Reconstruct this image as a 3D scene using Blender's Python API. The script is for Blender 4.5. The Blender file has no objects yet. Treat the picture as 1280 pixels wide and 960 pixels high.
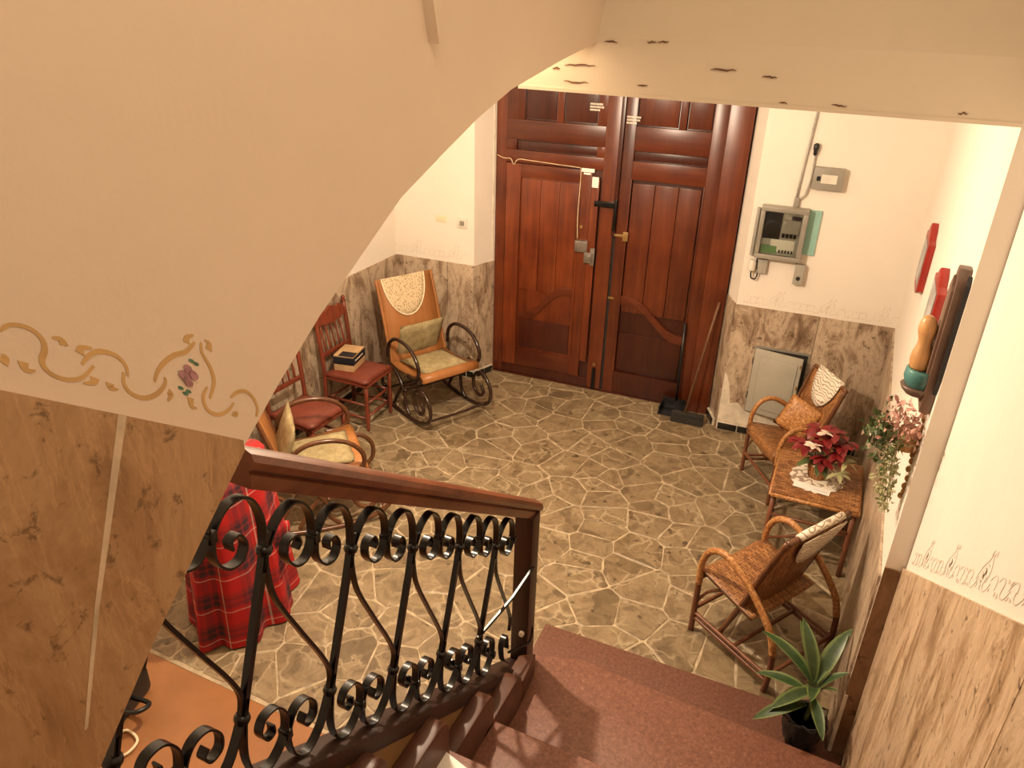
import bpy, bmesh, math, random
from mathutils import Vector, Matrix, noise
random.seed(7)
C = bpy.context.scene.collection
sc = bpy.context.scene
PI = math.pi

# ------------------------------------------------------------ camera
cam = bpy.data.cameras.new('camera'); cam.sensor_width = 36; cam.lens = 961 / 1280 * 36
cam.clip_start = 0.02
co = bpy.data.objects.new('camera', cam); C.objects.link(co)
M = Matrix(((0.905165, -0.212534, 0.368111, 0.0),
            (0.424141, 0.394698, -0.815057, 0.0),
            (0.027934, 0.893892, 0.447411, 3.2),
            (0, 0, 0, 1)))
co.matrix_world = M
sc.camera = co
# ------------------------------------------------------------ world, lamps, exposure
w = bpy.data.worlds.new('world'); sc.world = w; w.use_nodes = True
w.node_tree.nodes['Background'].inputs[0].default_value = (1, .8, .6, 1)
w.node_tree.nodes['Background'].inputs[1].default_value = 0.02

def lamp(name, kind, loc, power, col, size=.1, rot=None, sx=None):
    l = bpy.data.lights.new(name, kind); l.energy = power; l.color = col
    if kind == 'AREA':
        l.size = size
        if sx: l.shape = 'RECTANGLE'; l.size_y = sx
    else: l.shadow_soft_size = size
    o = bpy.data.objects.new(name, l); C.objects.link(o); o.location = loc
    if rot: o.rotation_euler = rot
    return o
lamp('hall_lamp', 'POINT', (-1.80, 3.06, 2.80), 275, (1, .80, .58), .035)
lamp('stair_lamp', 'POINT', (-.05, .3, 4.8), 50, (1, .82, .58), .45)
vs = sc.view_settings
vs.view_transform = 'Standard'; vs.look = 'None'; vs.exposure = 0.0; vs.gamma = 1
vs.use_curve_mapping = False

# ------------------------------------------------------------ materials
MATS = {}
class N:
    def __init__(s, name, rough=.6, metal=0, spec=.5):
        m = bpy.data.materials.new(name); m.use_nodes = True
        s.m = m; s.t = m.node_tree; s.n = s.t.nodes; s.l = s.t.links
        s.b = s.n['Principled BSDF']
        s.b.inputs['Roughness'].default_value = rough; s.b.inputs['Metallic'].default_value = metal
        s.b.inputs['Specular IOR Level'].default_value = spec
        MATS[name] = m
    def new(s, kind, **kw):
        n = s.n.new(kind)
        for k, v in kw.items():
            if k in n.inputs.keys(): n.inputs[k].default_value = v
            else: setattr(n, k, v)
        return n
    def coord(s, scale=(1, 1, 1), src='Object', rot=(0, 0, 0)):
        tc = s.new('ShaderNodeTexCoord'); mp = s.new('ShaderNodeMapping')
        mp.inputs['Scale'].default_value = scale; mp.inputs['Rotation'].default_value = rot
        s.l.new(tc.outputs[src], mp.inputs[0]); return mp.outputs[0]
    def noise(s, vec, scale=5, detail=4, rough=.6, dist=0):
        n = s.new('ShaderNodeTexNoise', Scale=scale, Detail=detail, Roughness=rough, Distortion=dist)
        s.l.new(vec, n.inputs['Vector']); return n.outputs['Fac']
    def ramp(s, fac, stops, mode='LINEAR'):
        r = s.new('ShaderNodeValToRGB'); r.color_ramp.interpolation = mode
        e = r.color_ramp.elements
        while len(e) < len(stops): e.new(.5)
        for i, (p, c) in enumerate(stops):
            e[i].position = p; e[i].color = (*c, 1) if len(c) == 3 else c
        s.l.new(fac, r.inputs[0]); return r.outputs[0]
    def mix(s, fac, a, b, mode='MIX'):
        n = s.new('ShaderNodeMix', data_type='RGBA', blend_type=mode)
        for i, v in ((0, fac), (6, a), (7, b)):
            if isinstance(v, (int, float)): n.inputs[i].default_value = v
            elif isinstance(v, tuple): n.inputs[i].default_value = (*v, 1)
            else: s.l.new(v, n.inputs[i])
        return n.outputs[2]
    def math(s, op, a, b=0.0, clamp=False):
        n = s.new('ShaderNodeMath', operation=op); n.use_clamp = clamp
        for i, v in ((0, a), (1, b)):
            if isinstance(v, (int, float)): n.inputs[i].default_value = v
            else: s.l.new(v, n.inputs[i])
        return n.outputs[0]
    def col(s, c):
        if isinstance(c, tuple): s.b.inputs['Base Color'].default_value = (*c, 1)
        else: s.l.new(c, s.b.inputs['Base Color'])
    def bump(s, h, strength=.3, dist=.01):
        b = s.new('ShaderNodeBump', Strength=strength, Distance=dist)
        s.l.new(h, b.inputs['Height']); s.l.new(b.outputs[0], s.b.inputs['Normal'])

def simple(name, c, rough=.6, metal=0, var=.25, scale=12, bump=.1, spec=.5):
    k = N(name, rough, metal, spec); v = k.coord()
    f = k.noise(v, scale, 4, .6)
    k.col(k.ramp(f, [(.3, tuple(x * (1 - var) for x in c)), (.7, tuple(min(1, x * (1 + var)) for x in c))]))
    if bump: k.bump(k.noise(v, scale * 6, 3), bump, .004)
    return k.m

# wall plaster with faint patches and small chips
def plaster(name, c, patch):
    k = N(name, .75, 0, .25); v = k.coord()
    a = k.ramp(k.noise(v, 1.3, 5, .65), [(.35, tuple(x * .94 for x in c)), (.7, c)])
    chips = k.ramp(k.noise(v, 7, 6, .75, .3), [(.22, (1, 1, 1)), (.27, (0, 0, 0))])
    k.col(k.mix(chips, a, patch)); k.bump(k.noise(v, 9, 8, .7), .25, .01)
    return k.m
plaster('plaster', (.84, .77, .68), (.5, .42, .33))
plaster('plaster_beam', (.80, .71, .57), (.35, .26, .18))
plaster('plaster_warm', (.82, .69, .56), (.6, .48, .34))

def marble(name, dark, mid, light, sc_=(5, 5, 1.1), blot=1.0, rough=.32):
    k = N(name, rough); v = k.coord()
    vs_ = k.coord(sc_)
    n1 = k.noise(vs_, 1.9, 9, .74, .8)
    base = k.ramp(n1, [(.30, dark), (.43, mid), (.55, light), (.66, mid), (.8, dark)])
    n2 = k.noise(k.coord((3, 3, .5), rot=(.1, 0, .3)), 2.2, 8, .7, 1.0)
    veins = k.ramp(n2, [(.485, (0, 0, 0)), (.5, (1, 1, 1)), (.515, (0, 0, 0))])
    c = k.mix(k.math('MULTIPLY', veins, .45), base, tuple(min(1, x * 1.35) for x in light))
    n3 = k.noise(v, 22, 6, .7, .4)
    spots = k.ramp(n3, [(.34, (1, 1, 1)), (.42, (0, 0, 0))])
    c = k.mix(k.math('MULTIPLY', spots, .8 * blot), c, tuple(x * .45 for x in dark))
    k.col(c); k.bump(n3, .06, .004)
    return k.m
marble('marble_hall', (.105, .065, .038), (.25, .17, .11), (.52, .41, .30), (3.2, 3.2, 1.3))
marble('marble_stair', (.22, .12, .055), (.37, .215, .105), (.47, .295, .155), (2.2, 2.6, 1.0), .9)
marble('marble_right', (.17, .095, .048), (.38, .245, .14), (.64, .48, .33), (3, 4.2, 1.1), 1.0)
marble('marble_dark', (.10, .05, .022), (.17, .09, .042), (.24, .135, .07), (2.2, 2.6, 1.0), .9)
simple('marble_joint', (.62, .50, .36), .7)

def wood(name, dark, mid, light, rough=.3, s=(22, 22, 1.2), axis_rot=(0, 0, 0), bump=.08):
    k = N(name, rough); v = k.coord(s, rot=axis_rot)
    n = k.noise(v, 1.3, 6, .6, .5)
    n2 = k.noise(k.coord(), 2.5, 3)
    c = k.ramp(n, [(.3, dark), (.5, mid), (.72, light)])
    c = k.mix(.5, c, k.ramp(n2, [(.3, dark), (.7, light)]))
    oi = k.new('ShaderNodeObjectInfo')
    hs = k.new('ShaderNodeHueSaturation'); k.l.new(c, hs.inputs['Color'])
    k.l.new(k.math('ADD', k.math('MULTIPLY', oi.outputs['Random'], .35), .82), hs.inputs['Value'])
    k.col(hs.outputs[0]); k.bump(n, bump, .003)
    return k.m
wood('door_wood', (.045, .008, .004), (.105, .021, .007), (.185, .044, .012))
wood('door_wood_h', (.045, .008, .004), (.10, .020, .007), (.17, .040, .012), s=(1.2, 22, 22))
wood('door_wicket', (.06, .010, .004), (.15, .028, .008), (.25, .058, .015))
wood('door_dark', (.028, .006, .004), (.06, .012, .006), (.09, .021, .009))
wood('rail_wood', (.06, .016, .008), (.14, .042, .018), (.23, .08, .036), .28, (20, 1.5, 20))
wood('newel_wood', (.016, .005, .003), (.030, .009, .005), (.05, .016, .008), .4)
wood('chair_wood', (.09, .018, .009), (.17, .035, .016), (.26, .06, .028), .35)
wood('ply_orange', (.25, .095, .026), (.35, .14, .040), (.44, .19, .062), .4, (1.5, 12, 1.5))
wood('bent_dark', (.015, .008, .005), (.03, .014, .009), (.05, .022, .013), .2)
wood('bent_brown', (.07, .024, .010), (.13, .048, .02), (.20, .085, .036), .25)
wood('cane_leg', (.075, .025, .012), (.15, .05, .022), (.24, .09, .04), .4)
wood('plaque_wood', (.07, .038, .025), (.14, .08, .055), (.22, .14, .10), .4)
simple('seat_leather', (.16, .035, .02), .42, var=.2)
simple('box_card', (.50, .33, .17), .8, var=.12)
simple('box_label', (.012, .014, .022), .35)
simple('black_iron', (.004, .004, .004), .27, .2, var=.3)
simple('white_paper', (.88, .85, .8), .7, var=.04)
simple('lilac_print', (.35, .33, .55), .7)
simple('pale_text', (.75, .68, .58), .7, var=.05)
simple('black_plastic', (.012, .012, .013), .3)
simple('grey_metal', (.30, .28, .24), .45, .2, var=.1, scale=5)
simple('grey_door', (.44, .42, .35), .5, .1, var=.1, scale=4)
simple('grey_plastic', (.36, .34, .29), .5, var=.08)
simple('dark_void', (.02, .018, .015), .8)
simple('brass', (.45, .30, .12), .35, .8)
simple('steel', (.32, .30, .27), .35, .8)
simple('green_card', (.13, .24, .10), .6)
simple('teal_card', (.28, .50, .43), .7, var=.1)
simple('teal_glaze', (.06, .17, .16), .2, var=.5, scale=9)
simple('red_frame', (.30, .020, .012), .35, var=.2)
simple('picture_grey', (.35, .34, .33), .4, var=.5, scale=8)
simple('figure_wood', (.50, .27, .11), .35, var=.3, scale=5)
simple('rope', (.45, .24, .08), .8, var=.4, scale=40, bump=.6)
simple('soil', (.05, .03, .02), .95)
simple('cream_rim', (.78, .68, .48), .8, var=.05)
simple('wire_cream', (.62, .47, .30), .5)
simple('wire_grey', (.42, .40, .36), .5)
simple('switch_white', (.7, .66, .58), .4, var=.04)
simple('broom_bristle', (.03, .027, .022), .9, var=.5, scale=60, bump=.8)
simple('stick_wood', (.16, .08, .04), .5)
simple('paint_scroll', (.62, .40, .17), .8, var=.12)
simple('paint_faint', (.70, .63, .53), .8, var=.12)
simple('paint_rose', (.42, .22, .25), .8, var=.4, scale=60)
simple('paint_leaf', (.09, .20, .13), .8)
simple('marble_white', (.72, .64, .52), .4, var=.2)
simple('skirting', (.085, .031, .017), .45, var=.2, scale=7, bump=.02)
simple('stringer_cap', (.024, .008, .005), .5, var=.2, scale=8, bump=.02)
simple('olive_plaster', (.24, .14, .055), .55, var=.12, scale=4)
simple('tile_black', (.012, .011, .010), .15, var=.3)
simple('grout', (.62, .55, .45), .9)
simple('terracotta', (.30, .125, .042), .45, var=.12, scale=4, bump=.03)
simple('mortar', (.42, .335, .22), .7, var=.35, scale=14)
simple('bag_black', (.01, .01, .011), .4)

def stairs_mat(name='stair_granite', d=1.0):
    k = N(name, .5); v = k.coord()
    n = k.noise(v, 62, 5, .9); n2 = k.noise(v, 3, 4)
    c = k.ramp(n, [(.34, (.07, .028, .02)), (.48, (.175, .073, .047)), (.60, (.24, .11, .073)), (.70, (.48, .30, .22))])
    c = k.mix(.22, c, k.ramp(n2, [(.3, (.16, .063, .042)), (.7, (.23, .10, .068))]))
    k.col(k.mix(1.0, c, (d, d * .97, d * .95), 'MULTIPLY')); k.bump(n, .12, .002)
stairs_mat(); stairs_mat('stair_granite_dark', .78)

def stone_mat(name):
    k = N(name, .42); v = k.coord()
    oi = k.new('ShaderNodeObjectInfo')
    base = k.ramp(oi.outputs['Random'], [(0, (.21, .15, .085)), (.25, (.28, .21, .125)), (.5, (.235, .18, .115)), (.75, (.31, .235, .145)), (1, (.255, .185, .105))])
    add = k.new('ShaderNodeVectorMath', operation='ADD'); k.l.new(v, add.inputs[0]); k.l.new(oi.outputs['Random'], add.inputs[1])
    n = k.noise(add.outputs[0], 7, 9, .75, 1.0)
    c = k.mix(.72, base, k.ramp(n, [(.34, (.10, .07, .038)), (.46, (.23, .165, .095)), (.58, (.36, .275, .165)), (.72, (.19, .14, .085))]))
    wn = k.new('ShaderNodeTexNoise', Scale=6.0, Detail=4.0); k.l.new(add.outputs[0], wn.inputs['Vector'])
    mw = k.new('ShaderNodeVectorMath', operation='MULTIPLY_ADD'); k.l.new(wn.outputs['Color'], mw.inputs[0]); mw.inputs[1].default_value = (.16, .16, .16); k.l.new(add.outputs[0], mw.inputs[2])
    vo = k.new('ShaderNodeTexVoronoi', Scale=6.5); vo.feature = 'DISTANCE_TO_EDGE'; k.l.new(mw.outputs[0], vo.inputs['Vector'])
    n2 = k.noise(add.outputs[0], 5, 3, .5)
    veins = k.math('MULTIPLY', k.ramp(vo.outputs['Distance'], [(.0, (1, 1, 1)), (.05, (.25, .25, .25)), (.09, (0, 0, 0))]), k.ramp(n2, [(.42, (0, 0, 0)), (.6, (1, 1, 1))]))
    c = k.mix(k.math('MULTIPLY', veins, .55), c, (.62, .52, .36))
    vc = k.new('ShaderNodeTexVoronoi', Scale=6.5); k.l.new(mw.outputs[0], vc.inputs['Vector'])
    sp = k.new('ShaderNodeSeparateXYZ'); k.l.new(vc.outputs['Color'], sp.inputs[0])
    c = k.mix(k.ramp(sp.outputs[0], [(.85, (0, 0, 0)), (.90, (.35, .35, .35)), (.97, (.7, .7, .7))]), c, (.13, .09, .05))
    n3 = k.noise(add.outputs[0], 15, 3, .55)
    c = k.mix(k.math('MULTIPLY', k.ramp(n3, [(.30, (1, 1, 1)), (.37, (0, 0, 0))]), .8), c, (.06, .04, .022))
    k.col(k.mix(1.0, c, (.86, .84, .80), 'MULTIPLY')); k.bump(n, .06, .003)
stone_mat('floor_stone')

def wicker_mat(name, a, b, s=55):
    k = N(name, .45); 
    tc = k.new('ShaderNodeTexCoord'); mp = k.new('ShaderNodeMapping'); k.l.new(tc.outputs['UV'], mp.inputs[0])
    mp.inputs['Scale'].default_value = (s, s, s)
    br = k.new('ShaderNodeTexBrick', Scale=1.0); k.l.new(mp.outputs[0], br.inputs['Vector'])
    br.inputs['Color1'].default_value = (*a, 1); br.inputs['Color2'].default_value = (*b, 1)
    br.inputs['Mortar'].default_value = (a[0] * .3, a[1] * .28, a[2] * .25, 1)
    br.inputs['Mortar Size'].default_value = .09; br.inputs['Mortar Smooth'].default_value = .6
    br.inputs['Brick Width'].default_value = 1.6; br.inputs['Row Height'].default_value = .7
    n = k.noise(k.coord(), 9, 3)
    k.col(k.mix(.22, br.outputs['Color'], k.ramp(n, [(.3, tuple(x * .6 for x in a)), (.7, tuple(min(1, x * 1.25) for x in b))])))
    inv = k.math('SUBTRACT', 1.0, br.outputs['Fac']); k.bump(inv, .8, .004)
wicker_mat('wicker', (.17, .06, .018), (.50, .235, .085), 42)
def wrap_mat():
    k = N('wicker_wrap', .4); v = k.coord()
    n = k.noise(v, 70, 3, .7); n2 = k.noise(v, 9, 3)
    c = k.ramp(n, [(.36, (.16, .055, .016)), (.5, (.42, .18, .055)), (.64, (.66, .37, .15))])
    k.col(k.mix(.3, c, k.ramp(n2, [(.3, (.30, .12, .035)), (.7, (.58, .29, .10))]))); k.bump(n, .5, .004)
wrap_mat()

def lace_mat():
    k = N('lace', .85); v = k.coord((60, 60, 60))
    vo = k.new('ShaderNodeTexVoronoi', Scale=1.0); k.l.new(v, vo.inputs[0])
    k.col(k.ramp(vo.outputs['Distance'], [(.18, (.26, .17, .08)), (.42, (.66, .53, .34))])); k.bump(vo.outputs['Distance'], .6, .004)
lace_mat()
def lacew_mat():
    k = N('lace_white', .85); v = k.coord((1, 1, 1))
    wv = k.new('ShaderNodeTexWave', Scale=14.0, Distortion=9.0, Detail=1.0); wv.wave_type = 'BANDS'; wv.bands_direction = 'Z'; k.l.new(v, wv.inputs[0])
    k.col(k.ramp(wv.outputs['Fac'], [(.08, (.36, .27, .2)), (.3, (.84, .76, .64))])); k.bump(wv.outputs['Fac'], .4, .004)
lacew_mat()
def cushion_mat():
    k = N('cushion_cloth', .9); v = k.coord()
    n = k.noise(v, 14, 6, .7); n2 = k.noise(v, 120, 2)
    c = k.ramp(n, [(.32, (.20, .155, .065)), (.5, (.34, .27, .13)), (.68, (.50, .41, .23))])
    k.col(k.mix(.25, c, k.ramp(n2, [(.3, (.12, .1, .04)), (.7, (.6, .5, .3))]))); k.bump(n2, .4, .003)
cushion_mat()
def tartan_mat():
    k = N('tartan', .85); tc = k.new('ShaderNodeTexCoord'); sp = k.new('ShaderNodeSeparateXYZ'); k.l.new(tc.outputs['UV'], sp.inputs[0])
    R_ = (.40, .006, .006); D = (.035, .010, .018); W_ = (.62, .42, .36); M2 = (.20, .012, .014)
    st = [(0, R_), (.22, M2), (.34, D), (.46, M2), (.52, D), (.66, M2), (.70, R_), (.78, W_), (.81, R_), (.90, R_)]
    cols = []
    for i in (0, 1):
        f = k.math('FRACT', sp.outputs[i]); cols.append(k.ramp(f, st, 'CONSTANT'))
    c = k.mix(.5, cols[0], cols[1])
    k.col(c); k.bump(k.noise(k.coord(), 150, 2), .3, .003)
tartan_mat()
def leaf_mat(name, a, b, edge=None):
    k = N(name, .4); n = k.noise(k.coord(), 20, 3)
    oi = k.new('ShaderNodeObjectInfo')
    c = k.ramp(n, [(.3, a), (.7, b)])
    if edge:
        tc = k.new('ShaderNodeTexCoord'); sp = k.new('ShaderNodeSeparateXYZ'); k.l.new(tc.outputs['UV'], sp.inputs[0])
        f = k.math('ABSOLUTE', k.math('SUBTRACT', sp.outputs[0], .5))
        c = k.mix(k.ramp(f, [(.28, (0, 0, 0)), (.42, (1, 1, 1))]), c, edge)
    k.col(c)
leaf_mat('leaf_dracaena', (.02, .045, .014), (.045, .085, .026), (.13, .18, .055))
leaf_mat('leaf_red', (.10, .005, .007), (.24, .012, .014))
leaf_mat('leaf_white', (.62, .48, .40), (.82, .70, .60))
leaf_mat('leaf_green', (.05, .08, .025), (.12, .16, .06))
leaf_mat('leaf_pale', (.24, .26, .11), (.48, .46, .26))
leaf_mat('leaf_pink', (.42, .19, .15), (.68, .42, .34))
def glass_mat():
    k = N('clear_plastic', .08); k.col((.9, .93, .9)); k.b.inputs['Transmission Weight'].default_value = 1; k.b.inputs['IOR'].default_value = 1.2
    k = N('clear_bag', .25); k.col((.6, .6, .58)); k.b.inputs['Transmission Weight'].default_value = .96; k.b.inputs['IOR'].default_value = 1.1
glass_mat()
k_ = N('bulb_glow', .3); k_.b.inputs['Emission Color'].default_value = (1, .85, .65, 1); k_.b.inputs['Emission Strength'].default_value = 8

# ------------------------------------------------------------ mesh helpers
class MB:
    """collects geometry (already in the object's own coordinates) and links it as ONE mesh object"""
    def __init__(s): s.v = []; s.f = []; s.uv = {}
    def add(s, vs, fs):
        o = len(s.v); s.v += [tuple(v) for v in vs]; s.f += [tuple(i + o for i in f) for f in fs]; return s
    def box(s, a, b, rot=None, cen=None):
        x0, y0, z0 = a; x1, y1, z1 = b
        vs = [Vector(p) for p in ((x0, y0, z0), (x1, y0, z0), (x1, y1, z0), (x0, y1, z0), (x0, y0, z1), (x1, y0, z1), (x1, y1, z1), (x0, y1, z1))]
        if rot is not None:
            c = Vector(cen) if cen else sum(vs, Vector()) / 8
            vs = [rot @ (v - c) + c for v in vs]
        return s.add(vs, [(0, 3, 2, 1), (4, 5, 6, 7), (0, 1, 5, 4), (1, 2, 6, 5), (2, 3, 7, 6), (3, 0, 4, 7)])
    def cbox(s, c, sz, rot=None):
        return s.box([c[i] - sz[i] / 2 for i in range(3)], [c[i] + sz[i] / 2 for i in range(3)], rot)
    def prism(s, pts, vec):
        """polygon of 3-D points extruded by vec"""
        n = len(pts); a = [Vector(p) for p in pts]; v = Vector(vec); b = [p + v for p in a]
        return s.add(a + b, [tuple(range(n - 1, -1, -1)), tuple(range(n, 2 * n))] + [(i, (i + 1) % n, n + (i + 1) % n, n + i) for i in range(n)])
    def tube(s, pts, r, n=8, closed=False, caps=True):
        P = [Vector(p) for p in pts]; m = len(P); o = len(s.v)
        rr = r if isinstance(r, (list, tuple)) else [r] * m
        t0 = (P[1] - P[0]).normalized(); up = Vector((0, 0, 1)) if abs(t0.z) < .9 else Vector((1, 0, 0))
        nrm = t0.cross(up).normalized()
        for i in range(m):
            if closed: t = (P[(i + 1) % m] - P[i - 1]).normalized()
            else: t = (P[min(i + 1, m - 1)] - P[max(i - 1, 0)]).normalized()
            nrm = (nrm - t * nrm.dot(t)).normalized(); bn = t.cross(nrm)
            for j in range(n):
                a = 2 * PI * j / n
                s.v.append(tuple(P[i] + (nrm * math.cos(a) + bn * math.sin(a)) * rr[i]))
        for i in range(m if closed else m - 1):
            k = (i + 1) % m
            for j in range(n):
                s.f.append((o + i * n + j, o + i * n + (j + 1) % n, o + k * n + (j + 1) % n, o + k * n + j))
        if caps and not closed:
            s.f.append(tuple(o + j for j in range(n - 1, -1, -1))); s.f.append(tuple(o + (m - 1) * n + j for j in range(n)))
        return s
    def lathe(s, prof, n=16, c=(0, 0, 0)):
        o = len(s.v)
        for r, z in prof:
            for j in range(n):
                a = 2 * PI * j / n; s.v.append((c[0] + r * math.cos(a), c[1] + r * math.sin(a), c[2] + z))
        for i in range(len(prof) - 1):
            for j in range(n):
                s.f.append((o + i * n + j, o + i * n + (j + 1) % n, o + (i + 1) * n + (j + 1) % n, o + (i + 1) * n + j))
        s.f.append(tuple(o + j for j in range(n - 1, -1, -1))); s.f.append(tuple(o + (len(prof) - 1) * n + j for j in range(n)))
        return s
    def ribbon(s, pts, wvec, th):
        """flat bar bent along pts; wvec = full width vector, th = thickness in the plane"""
        P = [Vector(p) for p in pts]; w_ = Vector(wvec) / 2; wn = w_.normalized(); o = len(s.v); m = len(P)
        for i in range(m):
            t = (P[min(i + 1, m - 1)] - P[max(i - 1, 0)]).normalized(); nn = t.cross(wn).normalized() * th / 2
            s.v += [tuple(P[i] - w_ - nn), tuple(P[i] + w_ - nn), tuple(P[i] + w_ + nn), tuple(P[i] - w_ + nn)]
        for i in range(m - 1):
            for j in range(4):
                s.f.append((o + 4 * i + j, o + 4 * i + (j + 1) % 4, o + 4 * i + 4 + (j + 1) % 4, o + 4 * i + 4 + j))
        s.f.append((o + 3, o + 2, o + 1, o)); e = o + 4 * (m - 1); s.f.append((e, e + 1, e + 2, e + 3))
        return s
    def grid(s, fn, nu, nv, th=0, wrap=False, uvs=(1, 1)):
        """surface fn(u,v) for u,v in 0..1, optional thickness along z-normal"""
        o = len(s.v)
        for i in range(nu + 1):
            for j in range(nv + 1):
                s.uv[len(s.v)] = (i / nu * uvs[0], j / nv * uvs[1]); s.v.append(tuple(fn(i / nu, j / nv)))
        for i in range(nu):
            for j in range(nv):
                a = o + i * (nv + 1) + j; s.f.append((a, a + nv + 1, a + nv + 2, a + 1))
        return s
    def build(s, name, mat, parent=None, smooth=False, bevel=0, solid=0, off=0, label=None):
        me = bpy.data.meshes.new(name); me.from_pydata(s.v, [], s.f)
        if s.uv:
            ul = me.uv_layers.new(name='UVMap')
            for lp in me.loops: ul.data[lp.index].uv = s.uv.get(lp.vertex_index, (0, 0))
        bm = bmesh.new(); bm.from_mesh(me); bmesh.ops.recalc_face_normals(bm, faces=bm.faces)
        if bevel:
            es = [e for e in bm.edges if len(e.link_faces) == 2 and e.calc_face_angle(0) > .6]
            bmesh.ops.bevel(bm, geom=es, offset=bevel, segments=2, affect='EDGES', profile=.6)
        bm.to_mesh(me); bm.free()
        if smooth is True:
            for p in me.polygons: p.use_smooth = True
        elif bevel or smooth == 'auto':
            for p in me.polygons: p.use_smooth = True
            try: me.set_sharp_from_angle(angle=.7)
            except Exception: pass
        me.materials.append(MATS[mat])
        o = bpy.data.objects.new(name, me); C.objects.link(o)
        if parent: o.parent = parent
        if solid:
            md = o.modifiers.new('solid', 'SOLIDIFY'); md.thickness = solid; md.offset = off
        if label: o['label'] = label
        return o
def inst(name, me, parent, loc=(0, 0, 0), rot=None, scale=None):
    o = bpy.data.objects.new(name, me); C.objects.link(o); o.parent = parent; o.location = loc
    if rot is not None: o.rotation_euler = rot
    if scale is not None: o.scale = scale
    return o
def thing(name, label, cat, loc=(0, 0, 0), rz=0, group=None):
    o = bpy.data.objects.new(name, None); C.objects.link(o); o.location = loc; o.rotation_euler = (0, 0, rz)
    o.empty_display_size = .1
    o['label'] = label; o['category'] = cat
    if group: o['group'] = group
    return o
def tag(o, label, cat, group=None):
    o['label'] = label; o['category'] = cat
    if group: o['group'] = group
    return o
def struct(o, label=None):
    o['kind'] = 'structure'
    if label: o['label'] = label
    return o
def spline(pts, n=6, closed=False):
    P = [Vector(p) for p in pts]; out = []; m = len(P)
    for i in range(m if closed else m - 1):
        if closed: p0, p1, p2, p3 = P[i - 1], P[i], P[(i + 1) % m], P[(i + 2) % m]
        else: p0, p1, p2, p3 = P[max(i - 1, 0)], P[i], P[i + 1], P[min(i + 2, m - 1)]
        for k in range(n):
            t = k / n
            out.append(.5 * ((2 * p1) + (p2 - p0) * t + (2 * p0 - 5 * p1 + 4 * p2 - p3) * t * t + (3 * p1 - p0 - 3 * p2 + p3) * t ** 3))
    if not closed: out.append(P[-1])
    return out

# ------------------------------------------------------------ SETTING
XR = .385      # right wall of the hall
XS = .46       # right wall of the stair
YB = 2.94      # plane of the beam and of the reveal
AN = math.radians(3.155); A0 = Vector((-.76, 5.92, 0))   # front (door) wall: origin and turn
EX = Vector((math.cos(AN), math.sin(AN), 0)); EY = Vector((-math.sin(AN), math.cos(AN), 0))
def FW(s, t=0, z=0): return A0 + EX * s + EY * t + Vector((0, 0, z))

# --- floor: mortar bed + irregular stones
fl = struct(MB().box((-4.1, 1.98, -.12), (.7, 6.6, -.0035)).build('floor', 'mortar'), 'hall floor of irregular beige stones in pale mortar')
def clip(poly, a, b, c):     # keep a*x+b*y<=c
    out = []
    for i in range(len(poly)):
        p, q = poly[i], poly[(i + 1) % len(poly)]
        dp = a * p[0] + b * p[1] - c; dq = a * q[0] + b * q[1] - c
        if dp <= 0: out.append(p)
        if dp * dq < 0:
            t = dp / (dp - dq); out.append((p[0] + (q[0] - p[0]) * t, p[1] + (q[1] - p[1]) * t))
    return out
seeds = []
rs = random.Random(11)
X0, X1, Y0, Y1 = -3.84, .42, 2.0, 6.32
while len(seeds) < 292:
    best = None; bd = -1
    for _ in range(3):
        p = (rs.uniform(X0, X1), rs.uniform(Y0, Y1))
        d = min([math.hypot(p[0] - q[0], p[1] - q[1]) for q in seeds], default=9)
        if d > bd: bd = d; best = p
    seeds.append(best)
nst = 0
for i, p in enumerate(seeds):
    poly = [(X0, Y0), (X1, Y0), (X1, Y1), (X0, Y1)]
    for q in sorted(seeds, key=lambda q: math.hypot(p[0] - q[0], p[1] - q[1]))[1:22]:
        dx, dy = q[0] - p[0], q[1] - p[1]; L = math.hypot(dx, dy)
        g = rs.uniform(.001, .007)
        poly = clip(poly, dx / L, dy / L, (dx * (p[0] + q[0]) / 2 + dy * (p[1] + q[1]) / 2) / L - g)
        if len(poly) < 3: break
    if len(poly) < 3: continue
    # uneven edges
    pts = []
    for a in range(len(poly)):
        P, Q = poly[a], poly[(a + 1) % len(poly)]; L = math.hypot(P[0] - Q[0], P[1] - Q[1])
        if L < .004: continue
        pts.append((P[0] + (Q[0] - P[0]) * min(.3, .012 / L), P[1] + (Q[1] - P[1]) * min(.3, .012 / L)))
        for s_ in ((.33, .67) if L > .12 else (.5,) if L > .05 else ()):
            j = rs.uniform(-.006, .002)
            nx, ny = (Q[1] - P[1]) / L, -(Q[0] - P[0]) / L
            pts.append((P[0] + (Q[0] - P[0]) * s_ + nx * j, P[1] + (Q[1] - P[1]) * s_ + ny * j))
        if L > .03: pts.append((Q[0] + (P[0] - Q[0]) * min(.3, .012 / L), Q[1] + (P[1] - Q[1]) * min(.3, .012 / L)))
    cx = sum(a[0] for a in pts) / len(pts); cy = sum(a[1] for a in pts) / len(pts)
    zt = rs.uniform(-.0015, 0.0)
    n = len(pts); vsx = [(x, y, -.012) for x, y in pts] + [(x, y, zt - .003) for x, y in pts] + [(x + (cx - x) * .03, y + (cy - y) * .03, zt) for x, y in pts]
    fs = [tuple(range(2 * n, 3 * n))] + [(r * n + a, r * n + (a + 1) % n, (r + 1) * n + (a + 1) % n, (r + 1) * n + a) for r in (0, 1) for a in range(n)]
    MB().add(vsx, fs).build('stone', 'floor_stone', fl); nst += 1
struct(MB().box((-4.1, -2.1, -.12), (-1.2, 1.975, .001)).build('floor_corridor', 'terracotta'), 'smooth terracotta floor under the arch beside the stair')

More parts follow.
